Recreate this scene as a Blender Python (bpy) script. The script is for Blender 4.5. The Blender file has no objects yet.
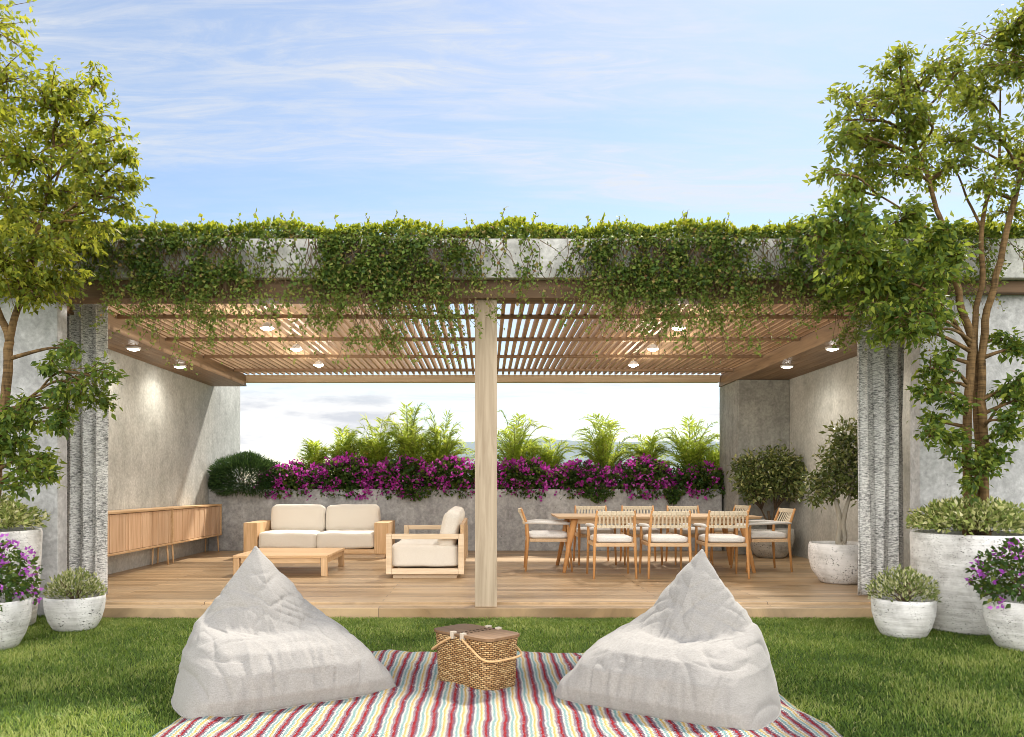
import bpy, bmesh, math, random
import numpy as np
from mathutils import Vector, Matrix, noise as mn
random.seed(7)
RNG = np.random.default_rng(11)
R = math.radians
S = bpy.context.scene
COL = S.collection
EYE = 1.2
def wx(px, Y): return (px-486.0)*Y/811.0
def wz(py, Y): return EYE-(py-485.0)*Y/811.0

# ------------------------------------------------------------------ object helpers
def tag(o, label=None, cat=None, group=None, kind=None):
    if label: o['label'] = label
    if cat: o['category'] = cat
    if group: o['group'] = group
    if kind: o['kind'] = kind
    return o
def thing(name, label, cat, loc=(0,0,0), rz=0.0, group=None):
    o = bpy.data.objects.new(name, None); COL.objects.link(o)
    o.empty_display_size = .1
    o.location = loc; o.rotation_euler = (0,0,rz)
    return tag(o, label, cat, group)
def link(name, me, mat, parent=None, shift=None):
    o = bpy.data.objects.new(name, me); COL.objects.link(o)
    if mat is not None:
        for m in (mat if isinstance(mat,(list,tuple)) else [mat]): me.materials.append(m)
    if parent is not None:
        o.parent = parent
    if shift is not None: o.location = shift
    return o
def children(o): return [c for c in bpy.data.objects if c.parent == o]
def copy_tree(o, parent=None):
    c = o.copy(); COL.objects.link(c); c.parent = parent
    for ch in children(o): copy_tree(ch, c)
    return c

class MB:
    """collects shapes into one mesh"""
    def __init__(s): s.v=[]; s.f=[]
    def add(s, vs, fs):
        b=len(s.v); s.v.extend([tuple(p) for p in vs]); s.f.extend([tuple(b+i for i in f) for f in fs]); return s
    def box(s, x0,x1,y0,y1,z0,z1, M=None):
        vs=[Vector((x,y,z)) for z in (z0,z1) for y in (y0,y1) for x in (x0,x1)]
        if M is not None: vs=[M@p for p in vs]
        return s.add(vs,[(0,2,3,1),(4,5,7,6),(0,1,5,4),(2,6,7,3),(0,4,6,2),(1,3,7,5)])
    def tube(s, pts, rad, n=8, cap=True, sx=1.0):
        pts=[Vector(p) for p in pts]
        if not isinstance(rad,(list,tuple)): rad=[rad]*len(pts)
        rings=[]; up=None
        for i,p in enumerate(pts):
            a=pts[max(i-1,0)]; b=pts[min(i+1,len(pts)-1)]
            t=(b-a).normalized()
            if up is None:
                up=Vector((1,0,0)) if abs(t.x)<.8 else Vector((0,1,0))
            u=(up-t*up.dot(t)).normalized(); w=t.cross(u); up=u
            rings.append([p+(u*math.cos(k*2*math.pi/n)*sx+w*math.sin(k*2*math.pi/n))*rad[i] for k in range(n)])
        vs=[q for r in rings for q in r]; fs=[]
        for i in range(len(pts)-1):
            for k in range(n):
                fs.append((i*n+k,i*n+(k+1)%n,(i+1)*n+(k+1)%n,(i+1)*n+k))
        if cap:
            fs.append(tuple(range(n-1,-1,-1))); fs.append(tuple((len(pts)-1)*n+k for k in range(n)))
        return s.add(vs,fs)
    def bar(s, a, b, w, d, up=(0,0,1)):
        a=Vector(a); b=Vector(b); t=(b-a).normalized(); up=Vector(up)
        u=t.cross(up)
        if u.length<1e-4: u=t.cross(Vector((0,1,0)))
        u.normalize(); v=u.cross(t)
        vs=[]
        for p in (a,b):
            for sv in (-1,1):
                for su in (-1,1): vs.append(p+u*su*w/2+v*sv*d/2)
        return s.add(vs,[(0,2,3,1),(4,5,7,6),(0,1,5,4),(2,6,7,3),(0,4,6,2),(1,3,7,5)])
    def lathe(s, prof, n=48, center=(0,0,0), wob=0.0):
        vs=[];fs=[];m=len(prof); c=Vector(center)
        for k in range(n):
            a=2*math.pi*k/n
            for (r,z) in prof:
                rr=r*(1+wob*mn.noise(Vector((math.cos(a)*1.3,math.sin(a)*1.3,z*3+c.x))))
                vs.append(c+Vector((rr*math.cos(a),rr*math.sin(a),z)))
        for k in range(n):
            k2=(k+1)%n
            for i in range(m-1): fs.append((k*m+i,k2*m+i,k2*m+i+1,k*m+i+1))
        return s.add(vs,fs)
    def build(s, name, mat, parent=None, smooth=False, bevel=0.0, seg=2, origin=None):
        off=Vector((0,0,0))
        if origin is not None: off=Vector(origin)
        me=bpy.data.meshes.new(name)
        me.from_pydata([tuple(Vector(p)-off) for p in s.v],[],s.f); me.update()
        bm=bmesh.new(); bm.from_mesh(me); bmesh.ops.recalc_face_normals(bm,faces=bm.faces); bm.to_mesh(me); bm.free()
        if smooth: me.polygons.foreach_set('use_smooth',[True]*len(me.polygons))
        o=link(name,me,mat,parent)
        if parent is None and origin is not None: o.location=off
        if bevel>0:
            md=o.modifiers.new('bevel','BEVEL'); md.width=bevel; md.segments=seg; md.limit_method='ANGLE'; md.angle_limit=R(40)
        return o

def np_mesh(name, V, F, nper, rnd=None, smooth=False):
    """V (n,3), F (m,nper) -> mesh"""
    me=bpy.data.meshes.new(name)
    V=np.ascontiguousarray(V,dtype=np.float32); F=np.ascontiguousarray(F,dtype=np.int32)
    me.vertices.add(len(V)); me.vertices.foreach_set('co',V.ravel())
    me.loops.add(F.size); me.loops.foreach_set('vertex_index',F.ravel())
    me.polygons.add(len(F)); me.polygons.foreach_set('loop_start',np.arange(0,F.size,nper,dtype=np.int32))
    try: me.polygons.foreach_set('loop_total',np.full(len(F),nper,dtype=np.int32))
    except Exception: pass
    if smooth: me.polygons.foreach_set('use_smooth',np.ones(len(F),dtype=bool))
    me.update(calc_edges=True)
    if rnd is not None:
        at=me.attributes.new('rnd','FLOAT','POINT'); at.data.foreach_set('value',np.ascontiguousarray(rnd,dtype=np.float32))
    me.validate()
    return me
def unit(a): return a/np.maximum(np.linalg.norm(a,axis=1,keepdims=True),1e-6)
LT=np.array([[0,0,0],[-.5,.42,.16],[.5,.42,.16],[0,1,-.12],[0,.45,0]])
LF=np.array([[0,2,4],[0,4,1],[4,2,3],[1,4,3]])
def leaf_mesh(name, P, D, N, L, W, rnd=None):
    n=len(P); D=unit(D); X=unit(np.cross(D,N)); Z=np.cross(X,D)
    L=np.broadcast_to(np.asarray(L,float),(n,)); W=np.broadcast_to(np.asarray(W,float),(n,))
    V=(P[:,None,:]+X[:,None,:]*(LT[None,:,0,None]*W[:,None,None])+D[:,None,:]*(LT[None,:,1,None]*L[:,None,None])
       +Z[:,None,:]*(LT[None,:,2,None]*W[:,None,None]))
    F=LF[None]+np.arange(n)[:,None,None]*5
    if rnd is None: rnd=RNG.random(n)
    return np_mesh(name,V.reshape(-1,3),F.reshape(-1,3),3,np.repeat(rnd,5))
def rdir(n): return unit(RNG.normal(size=(n,3)))
def leaf_obj(name, P, mat, parent, L=.05, W=.03, out=None, droop=.3, up=.6, jitter=.7, rnd=None, lv=.3):
    """P in parent's local space"""
    P=np.asarray(P,float); n=len(P)
    D=rdir(n)*jitter+np.array([0,0,-droop])
    if out is not None: D=D+out
    N=rdir(n)*.8+np.array([0,0,up])+(0 if out is None else out*.3)
    Ls=L*(1+lv*RNG.uniform(-1,1,n)); Ws=W/L*Ls
    return link(name,leaf_mesh(name,P,D,N,Ls,Ws,rnd),mat,parent)

# ------------------------------------------------------------------ material helpers
class NT:
    def __init__(s,name):
        s.m=bpy.data.materials.new(name); s.m.use_nodes=True; s.t=s.m.node_tree; s.t.nodes.clear()
        s.out=s.n('ShaderNodeOutputMaterial')
    def n(s,ty,ins=None,**kw):
        nd=s.t.nodes.new(ty)
        for k,v in kw.items(): setattr(nd,k,v)
        if ins:
            for k,v in ins.items(): s.set(nd,k,v)
        return nd
    def set(s,nd,k,v):
        sk=nd.inputs[k]
        if isinstance(v,bpy.types.NodeSocket): s.t.links.new(v,sk)
        elif isinstance(v,bpy.types.Node): s.t.links.new(v.outputs[0],sk)
        else: sk.default_value=v
    def coord(s,scale=(1,1,1),which='Object',rot=(0,0,0)):
        c=s.n('ShaderNodeTexCoord'); m=s.n('ShaderNodeMapping',{'Vector':c.outputs[which],'Scale':scale,'Rotation':rot}); return m.outputs[0]
    def world(s,scale=(1,1,1)):
        c=s.n('ShaderNodeNewGeometry'); m=s.n('ShaderNodeMapping',{'Vector':c.outputs['Position'],'Scale':scale}); return m.outputs[0]
    def noise(s,vec,scale=5,detail=4,rough=.55,dist=0):
        return s.n('ShaderNodeTexNoise',{'Vector':vec,'Scale':scale,'Detail':detail,'Roughness':rough,'Distortion':dist}).outputs[0]
    def ramp(s,fac,stops,interp='LINEAR'):
        r=s.n('ShaderNodeValToRGB',{'Fac':fac}); cr=r.color_ramp; cr.interpolation=interp
        while len(cr.elements)<len(stops): cr.elements.new(.5)
        for e,(p,c) in zip(cr.elements,stops):
            e.position=p; e.color=(c,c,c,1) if not isinstance(c,(tuple,list)) else (*c[:3],1)
        return r.outputs[0]
    def mix(s,fac,a,b,mode='MIX'):
        m=s.n('ShaderNodeMix',data_type='RGBA',blend_type=mode)
        def st(i,v):
            if isinstance(v,bpy.types.NodeSocket): s.t.links.new(v,m.inputs[i])
            else: m.inputs[i].default_value=v if not isinstance(v,tuple) or len(v)==4 else (*v,1)
        st(0,fac); st(6,a); st(7,b); return m.outputs[2]
    def math(s,op,a,b=0.0,c=0.0):
        m=s.n('ShaderNodeMath',operation=op)
        for i,v in enumerate((a,b,c)): s.set(m,i,v)
        return m.outputs[0]
    def bump(s,h,strength=.3,dist=.01):
        return s.n('ShaderNodeBump',{'Height':h,'Strength':strength,'Distance':dist}).outputs[0]
    def done(s,col,rough=.8,bump=None,spec=.3,**extra):
        p=s.n('ShaderNodeBsdfPrincipled')
        if isinstance(col,tuple): col=(*col[:3],1)
        s.set(p,'Base Color',col); s.set(p,'Roughness',rough); s.set(p,'Specular IOR Level',spec)
        if bump is not None: s.set(p,'Normal',bump)
        for k,v in extra.items(): s.set(p,k,v)
        s.t.links.new(p.outputs[0],s.out.inputs[0]); return s.m

def m_concrete(name,a,b,pits=True,streak=.5,grunge=.45):
    t=NT(name); w=t.world()
    n1=t.noise(w,1.1,6,.62); n2=t.noise(t.world((5,5,.55)),1.5,5,.6); n3=t.noise(w,28,3,.6)
    f=t.math('ADD',t.math('MULTIPLY',n1,1-streak),t.math('MULTIPLY',n2,streak))
    c=t.ramp(f,[(.36,a),(.64,b)])
    c=t.mix(.4,c,t.ramp(n3,[(.3,.35),(.7,1.0)]),'MULTIPLY')
    c=t.mix(grunge,c,t.ramp(t.noise(w,7,8,.75,.3),[(.36,.45),(.6,1.12)]),'MULTIPLY')
    blot=t.ramp(t.noise(w,3.2,7,.7,.4),[(.52,0.0),(.7,1.0)])
    c=t.mix(t.math('MULTIPLY',blot,.55),c,tuple(x*.55 for x in a))
    h=t.math('ADD',n3,t.math('MULTIPLY',n1,.6))
    if pits:
        v=t.n('ShaderNodeTexVoronoi',{'Vector':w,'Scale':7.0,'Randomness':1.0}).outputs['Distance']
        p=t.ramp(v,[(.025,0.0),(.06,1.0)])
        c=t.mix(.65,c,p,'MULTIPLY'); h=t.math('ADD',h,t.math('MULTIPLY',p,.8))
    return t.done(c,.86,t.bump(h,.35,.012),.25)
def m_wood(name,a,b,axis=2,scale=1.0,rough=.55,dark=None,var=True):
    t=NT(name); sc=[22*scale,22*scale,22*scale]; sc[axis]=1.3*scale
    c0=t.coord(tuple(sc)); oi=t.n('ShaderNodeObjectInfo')
    vec=t.n('ShaderNodeVectorMath',{0:c0,1:oi.outputs['Random']},operation='ADD').outputs[0]
    n=t.noise(vec,1.0,6,.6,1.2); n2=t.noise(vec,.28,3,.5,.8)
    f=t.math('ADD',t.math('MULTIPLY',n,.6),t.math('MULTIPLY',n2,.4))
    c=t.ramp(f,[(.34,a),(.5,tuple((x+y)/2 for x,y in zip(a,b))),(.66,b)])
    if dark: 
        k=t.ramp(t.noise(vec,.9,2,.5),[(.66,0.0),(.74,1.0)]); c=t.mix(t.math('MULTIPLY',k,.6),c,dark)
    if var:
        hs=t.n('ShaderNodeHueSaturation',{'Color':c,'Value':t.math('ADD',.86,t.math('MULTIPLY',oi.outputs['Random'],.26))}); c=hs.outputs[0]
    return t.done(c,rough,t.bump(n,.22,.004),.3)
def m_leaf(name,stops,trans=(.3,.36,.05),tf=.42,rough=.5,spec=.2):
    t=NT(name); a=t.n('ShaderNodeAttribute',attribute_name='rnd')
    c=t.ramp(a.outputs['Fac'],stops)
    p=t.n('ShaderNodeBsdfPrincipled',{'Base Color':c,'Roughness':rough,'Specular IOR Level':spec})
    tc=t.mix(.6,c,(*trans,1))
    tr=t.n('ShaderNodeBsdfTranslucent',{'Color':tc})
    mx=t.n('ShaderNodeMixShader',{0:tf,1:p.outputs[0],2:tr.outputs[0]})
    t.t.links.new(mx.outputs[0],t.out.inputs[0]); return t.m
def m_fabric(name,a,b,scale=260,rough=.95,bs=.25,slub=True):
    t=NT(name); c0=t.coord()
    n=t.noise(c0,scale,2,.6); n2=t.noise(t.coord((60,60,260)),1,3,.6); n4=t.noise(t.coord((260,260,60)),1,3,.6); n3=t.noise(c0,3,3)
    f=t.math('ADD',t.math('MULTIPLY',n,.34),t.math('ADD',t.math('MULTIPLY',n2,.33),t.math('MULTIPLY',n4,.33)))
    c=t.ramp(f,[(.38,a),(.6,b)]); c=t.mix(.06,c,t.ramp(n3,[(.3,.6),(.7,1.0)]),'MULTIPLY')
    return t.done(c,rough,t.bump(f,bs,.004),.1,**{'Sheen Weight':.15})

M={}
M['concrete']=m_concrete('weathered_concrete',(.33,.335,.33),(.52,.52,.50))
M['concrete_warm']=m_concrete('olive_grey_plaster',(.46,.465,.435),(.65,.65,.615),pits=False,streak=.3,grunge=.2)
M['concrete_dark']=m_concrete('grey_plaster',(.33,.335,.31),(.52,.52,.49))
M['concrete_wall']=m_concrete('planter_concrete',(.37,.375,.385),(.58,.585,.59),streak=.5)
M['beam']=m_concrete('pale_concrete',(.56,.56,.55),(.80,.79,.77),streak=.6)
M['garden']=m_concrete('pale_render',(.48,.485,.495),(.65,.65,.66))
M['oak']=m_wood('light_oak',(.50,.30,.14),(.74,.52,.31),2)
M['oak_x']=m_wood('light_oak_lengthwise',(.50,.30,.14),(.74,.52,.31),0)
M['oak_y']=m_wood('light_oak_crosswise',(.50,.30,.14),(.74,.52,.31),1)
M['pale_x']=m_wood('pale_ash',(.60,.44,.28),(.80,.65,.47),0)
M['teak']=m_wood('honey_teak',(.46,.215,.075),(.68,.37,.15),2,1.4)
M['teak_x']=m_wood('honey_teak_lengthwise',(.55,.36,.20),(.76,.56,.36),0,1.0)
M['post']=m_wood('bleached_oak_post',(.31,.235,.16),(.54,.44,.325),2,.9,.7,dark=(.12,.08,.05),var=False)
M['slat']=m_wood('brown_slats',(.26,.155,.08),(.54,.375,.225),1,1.0,.6,var=False)
M['slatx']=m_wood('brown_batten',(.17,.10,.055),(.34,.22,.13),0,1.0,.6,var=False)
M['beamwood']=m_wood('dark_brown_timber',(.12,.07,.04),(.23,.145,.085),0,.8,.65,var=False)
M['beamlight']=m_wood('tan_timber',(.46,.34,.21),(.64,.51,.35),0,.8,.65,var=False)
M['soffit']=m_wood('brown_soffit_boards',(.15,.09,.05),(.36,.24,.14),1,.7,.5,var=False)
M['lid']=m_wood('walnut_lid',(.13,.07,.035),(.30,.18,.095),0,1.6,.5)
M['cabinet']=m_wood('reddish_oak_planks',(.50,.29,.155),(.76,.54,.36),2,.8,.5)
def m_deck():
    t=NT('deck_boards'); w=t.world()
    br=t.n('ShaderNodeTexBrick',{'Vector':w,'Color1':(.34,.215,.105,1),'Color2':(.58,.405,.23,1),'Mortar':(.11,.065,.035,1),'Scale':1.0,'Mortar Size':.0035,'Mortar Smooth':.2,'Bias':0.0,'Brick Width':2.6,'Row Height':.145})
    br.offset=.37; br.squash=1.0
    g=t.noise(t.world((1.1,26,1)),1.3,6,.62,1.1); g2=t.noise(t.world((.5,5,1)),1.0,3,.5); big=t.noise(w,.55,4,.6)
    c=t.mix(.7,br.outputs[0],t.ramp(g,[(.34,.38),(.64,1.2)]),'MULTIPLY')
    c=t.mix(.35,c,t.ramp(g2,[(.3,.6),(.7,1.2)]),'MULTIPLY')
    c=t.mix(t.math('MULTIPLY',t.ramp(big,[(.45,0.0),(.7,1.0)]),.3),c,(.52,.44,.34))
    k=t.ramp(t.noise(t.world((3,14,1)),1.0,4,.6,.6),[(.70,0.0),(.76,1.0)]); c=t.mix(t.math('MULTIPLY',k,.6),c,(.10,.065,.04))
    h=t.math('SUBTRACT',g,t.math('MULTIPLY',br.outputs[1],1.5))
    return t.done(c,t.ramp(g2,[(.3,.26),(.7,.48)]),t.bump(h,.3,.006),.35)
M['deck']=m_deck()
def m_curtain():
    t=NT('mottled_woven_curtain')
    u=t.coord((70,70,26)); dash=t.noise(t.coord((26,26,150)),1.0,3,.6,.4); d2=t.noise(t.coord((90,90,200)),1.0,2,.6); big=t.noise(t.coord((9,9,2.2)),1.0,3,.6)
    f=t.math('ADD',t.math('MULTIPLY',dash,.6),t.math('ADD',t.math('MULTIPLY',d2,.3),t.math('MULTIPLY',big,.22)))
    c=t.ramp(f,[(.40,(.03,.03,.03)),(.47,(.18,.18,.178)),(.54,(.42,.42,.41)),(.62,(.76,.755,.74))])
    return t.done(c,.95,t.bump(f,.5,.006),.1)
M['curtain']=m_curtain()
M['cushion']=m_fabric('cream_canvas',(.66,.60,.52),(.82,.78,.70),320)
M['seatpad']=m_fabric('off_white_canvas',(.66,.64,.61),(.82,.81,.79),320)
M['strap']=m_fabric('cream_webbing',(.62,.52,.37),(.80,.72,.57),200)
M['linen']=m_fabric('heathered_linen',(.265,.25,.232),(.38,.365,.345),420,bs=.3)
def m_blanket():
    t=NT('striped_crochet_blanket'); c0=t.coord()
    sx=t.n('ShaderNodeSeparateXYZ',{0:c0}); x=sx.outputs[0]; y=sx.outputs[1]
    wob=t.math('MULTIPLY',t.math('SUBTRACT',t.noise(t.coord((2.6,2.4,1)),1.0,3,.55),.5),.055)
    st=t.math('MULTIPLY',t.math('SINE',t.math('MULTIPLY',y,2*math.pi/.021)),.0036)
    fine=t.math('MULTIPLY',t.math('SUBTRACT',t.noise(c0,95,2,.6),.5),.012)
    xx=t.math('ADD',t.math('ADD',x,wob),t.math('ADD',st,fine))
    u=t.math('FRACT',t.math('ADD',t.math('DIVIDE',xx,.0885),100.0))
    c=t.ramp(u,[(0,(.33,.018,.024)),(.15,(.185,.12,.165)),(.29,(.66,.64,.60)),(.39,(.24,.40,.39)),(.54,(.66,.645,.60)),(.62,(.64,.43,.13)),(.74,(.66,.61,.49)),(.86,(.29,.215,.26))],'CONSTANT')
    sp=t.ramp(t.noise(c0,120,2,.6),[(.35,.55),(.62,1.0)]); c=t.mix(.55,c,sp,'MULTIPLY')
    speck=t.ramp(t.noise(c0,75,2,.6),[(.60,0.0),(.68,1.0)]); c=t.mix(t.math('MULTIPLY',speck,.55),c,(.68,.65,.61))
    col=t.math('ABSOLUTE',t.math('SINE',t.math('MULTIPLY',xx,math.pi/.01106)))
    row=t.math('ABSOLUTE',t.math('SINE',t.math('MULTIPLY',y,math.pi/.011)))
    return t.done(c,.97,t.bump(t.math('MULTIPLY',t.math('ADD',col,.3),t.math('ADD',row,.3)),.7,.006),.08)
M['blanket']=m_blanket()
def m_pot(name,a,b,pit=24):
    t=NT(name); c0=t.coord(); n=t.noise(c0,4,6,.65,.3); b1=t.noise(t.coord((2,2,26)),1.0,4,.6)
    c=t.ramp(t.math('ADD',t.math('MULTIPLY',n,.7),t.math('MULTIPLY',b1,.3)),[(.36,a),(.56,b)])
    v=t.n('ShaderNodeTexVoronoi',{'Vector':t.coord((1,1,1.5)),'Scale':float(pit),'Randomness':1.0}).outputs['Distance']
    mask=t.ramp(t.noise(c0,3.0,4,.6),[(.40,0.0),(.60,1.0)])
    pr=t.ramp(v,[(.10,0.0),(.24,1.0)])
    p=t.mix(mask,(1,1,1),pr)
    c=t.mix(.9,c,p,'MULTIPLY')
    v2=t.n('ShaderNodeTexVoronoi',{'Vector':t.coord((1,1,1.3)),'Scale':float(pit)*2.6,'Randomness':1.0}).outputs['Distance']
    m2=t.ramp(t.noise(c0,6.0,3,.6),[(.44,0.0),(.56,1.0)]); p2=t.mix(m2,(1,1,1),t.ramp(v2,[(.12,0.0),(.3,1.0)])); c=t.mix(.8,c,p2,'MULTIPLY')
    h=t.math('ADD',t.math('MULTIPLY',b1,1.0),t.math('MULTIPLY',p,.8))
    return t.done(c,.9,t.bump(h,.6,.012),.2)
M['pot']=m_pot('whitewashed_pitted_clay',(.50,.49,.475),(.83,.82,.81))
M['pot_big']=m_pot('whitewashed_flaking_clay',(.40,.385,.365),(.80,.79,.775),30)
M['pot_grey']=m_pot('grey_pitted_clay',(.30,.29,.27),(.55,.54,.51))
def m_soil():
    t=NT('potting_soil'); n=t.noise(t.coord(),40,5,.7); return t.done(t.ramp(n,[(.3,(.035,.024,.016)),(.7,(.11,.08,.055))]),.95,t.bump(n,.8,.02),.1)
M['soil']=m_soil()
def m_bark(name,a,b,ring=True):
    t=NT(name); n=t.noise(t.coord((22,22,5)),1.0,5,.6,.6); r=t.noise(t.coord((5,5,60)),1.0,3,.55)
    f=t.math('ADD',t.math('MULTIPLY',n,.55),t.math('MULTIPLY',r,.45 if ring else .1))
    return t.done(t.ramp(f,[(.34,a),(.62,b)]),.85,t.bump(f,.7,.015),.2)
M['bark']=m_bark('brown_ringed_bark',(.045,.028,.013),(.235,.145,.065))
M['bark_white']=m_bark('white_smooth_bark',(.42,.38,.31),(.72,.68,.60),False)
M['bark_thin']=m_bark('grey_brown_bark',(.12,.085,.055),(.30,.22,.14),False)
M['vine']=m_bark('red_brown_vine',(.13,.085,.05),(.36,.26,.16),False)
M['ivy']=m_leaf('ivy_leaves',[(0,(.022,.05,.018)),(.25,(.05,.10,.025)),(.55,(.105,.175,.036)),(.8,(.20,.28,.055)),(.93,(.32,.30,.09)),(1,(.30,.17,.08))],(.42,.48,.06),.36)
M['ivy_top']=m_leaf('backlit_ivy_leaves',[(0,(.06,.13,.025)),(.5,(.14,.22,.03)),(.85,(.26,.32,.04)),(1,(.36,.28,.06))],(.62,.62,.04),.5)  # yellower greens on the hedge top imitate leaves lit from behind
M['ivy_tip']=m_leaf('hanging_ivy_leaves',[(0,(.07,.13,.03)),(.45,(.15,.22,.05)),(.75,(.24,.28,.07)),(.92,(.30,.24,.10)),(1,(.28,.12,.06))],(.46,.48,.10),.45)
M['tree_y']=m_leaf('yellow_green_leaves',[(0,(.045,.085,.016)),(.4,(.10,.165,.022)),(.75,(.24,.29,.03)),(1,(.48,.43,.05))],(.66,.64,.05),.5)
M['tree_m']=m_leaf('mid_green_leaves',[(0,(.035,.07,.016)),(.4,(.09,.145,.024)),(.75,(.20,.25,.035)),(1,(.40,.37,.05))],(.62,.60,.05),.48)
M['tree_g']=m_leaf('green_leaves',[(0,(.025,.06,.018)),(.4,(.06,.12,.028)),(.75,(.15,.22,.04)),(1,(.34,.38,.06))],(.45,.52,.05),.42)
M['varieg']=m_leaf('cream_edged_leaves',[(0,(.09,.14,.03)),(.3,(.20,.27,.06)),(.6,(.40,.44,.14)),(.85,(.62,.60,.28)),(1,(.72,.69,.44))],(.5,.52,.2),.3)
M['dwarf']=m_leaf('pale_variegated_leaves',[(0,(.08,.12,.03)),(.4,(.19,.25,.07)),(.65,(.40,.43,.17)),(1,(.70,.67,.44))],(.5,.52,.2),.3)
M['boug_leaf']=m_leaf('dark_bougainvillea_leaves',[(0,(.02,.05,.015)),(.5,(.045,.10,.025)),(.85,(.09,.16,.03)),(1,(.18,.20,.04))],(.3,.36,.04),.3)
M['boug']=m_leaf('magenta_bracts',[(0,(.32,.02,.24)),(.5,(.50,.05,.41)),(.8,(.64,.11,.56)),(1,(.74,.25,.68))],(.8,.08,.62),.4,.6)
M['petal']=m_leaf('violet_petals',[(0,(.32,.05,.42)),(.5,(.50,.11,.60)),(1,(.70,.25,.74))],(.7,.2,.75),.35,.6)
M['pine']=m_leaf('dark_needle_leaves',[(0,(.018,.05,.018)),(.6,(.04,.095,.03)),(1,(.085,.15,.045))],(.15,.25,.05),.2)
M['palm']=m_leaf('palm_leaflets',[(0,(.10,.19,.035)),(.5,(.26,.39,.06)),(.85,(.46,.54,.09)),(1,(.60,.56,.13))],(.80,.86,.12),.58)
M['palm_stem']=m_bark('green_palm_stem',(.14,.17,.04),(.30,.30,.08),False)
M['ficus']=m_leaf('olive_ficus_leaves',[(0,(.05,.08,.025)),(.4,(.12,.165,.045)),(.75,(.24,.28,.09)),(1,(.40,.38,.16))],(.32,.34,.08),.25,.3,.5)
M['grassb']=m_leaf('grass_blades',[(0,(.045,.09,.02)),(.4,(.10,.18,.034)),(.75,(.20,.29,.055)),(.92,(.38,.43,.12)),(1,(.52,.48,.23))],(.35,.45,.04),.35,.5,.2)
def simple(name,c,rough=.6,**k): return NT(name).done(c,rough,**k)
M['metal']=simple('dull_brass',(.45,.38,.27),.4,Metallic=.6)
M['clasp']=simple('pale_leather',(.52,.45,.36),.6)
M['lampmetal']=simple('white_lamp_shade',(.75,.74,.72),.4)
M['rope']=m_wood('pale_cane_handle',(.58,.34,.15),(.78,.53,.28),0,1.5)
def m_emit(name,c,s):
    t=NT(name); e=t.n('ShaderNodeEmission',{'Color':(*c,1),'Strength':s}); t.t.links.new(e.outputs[0],t.out.inputs[0]); return t.m
M['glow']=m_emit('lit_bulb',(1,.95,.86),22)
def m_wicker():
    t=NT('woven_wicker'); uv=t.n('ShaderNodeUVMap'); 
    sx=t.n('ShaderNodeSeparateXYZ',{0:uv.outputs[0]})
    nz=t.math('MULTIPLY',t.math('SUBTRACT',t.noise(t.coord(),14,3,.6),.5),.010)
    v=t.math('DIVIDE',t.math('ADD',sx.outputs[1],nz),.0105); row=t.math('FLOOR',v)
    u=t.math('ADD',t.math('DIVIDE',t.math('ADD',sx.outputs[0],nz),.030),t.math('MULTIPLY',row,.5))
    hu=t.math('SINE',t.math('MULTIPLY',t.math('FRACT',u),math.pi)); hv=t.math('SINE',t.math('MULTIPLY',t.math('FRACT',v),math.pi))
    h=t.math('POWER',t.math('MULTIPLY',hu,hv),.7)
    cell=t.n('ShaderNodeCombineXYZ',{0:t.math('FLOOR',u),1:row}); wn_=t.n('ShaderNodeTexWhiteNoise',{'Vector':cell.outputs[0]},noise_dimensions='2D')
    base=t.ramp(wn_.outputs[0],[(0,(.36,.19,.075)),(.5,(.56,.34,.15)),(1,(.74,.52,.27))])
    c=t.mix(1.0,base,t.ramp(h,[(.12,(.16,.11,.07)),(.55,(1,1,1))]),'MULTIPLY')
    return t.done(c,.6,t.bump(h,1.0,.008),.3)
M['wicker']=m_wicker()
def m_lawn():
    t=NT('lawn_turf'); n=t.noise(t.world(),30,5,.7); return t.done(t.ramp(n,[(.3,(.022,.045,.009)),(.7,(.06,.10,.02))]),.95,t.bump(n,.6,.02),.1)
M['lawn']=m_lawn()
def m_terrain():
    t=NT('distant_ground'); n=t.noise(t.world(),.004,6,.6); return t.done(t.ramp(n,[(.35,(.10,.13,.07)),(.65,(.22,.24,.17))]),.95)
M['terrain']=m_terrain()
M['hill']=simple('haze_blue_hills',(.16,.20,.22),.95)  # blue-grey colour imitates haze over distance; no air volume

# ------------------------------------------------------------------ world, sun, camera
SUNV=Vector((.38,.80,1.0)).normalized()
EL=math.asin(SUNV.z); AZ=math.atan2(SUNV.x,SUNV.y)
W=bpy.data.worlds.new('World'); S.world=W; W.use_nodes=True
nt=W.node_tree; nt.nodes.clear()
def wn(ty,**kw):
    n=nt.nodes.new(ty)
    for k,v in kw.items(): setattr(n,k,v)
    return n
sky=wn('ShaderNodeTexSky',sky_type='NISHITA',sun_disc=False); sky.sun_elevation=EL; sky.sun_rotation=AZ; sky.air_density=1.0; sky.dust_density=.35; sky.ozone_density=.6
tc=wn('ShaderNodeTexCoord'); 
sep=wn('ShaderNodeSeparateXYZ'); nt.links.new(tc.outputs['Generated'],sep.inputs[0])
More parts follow.
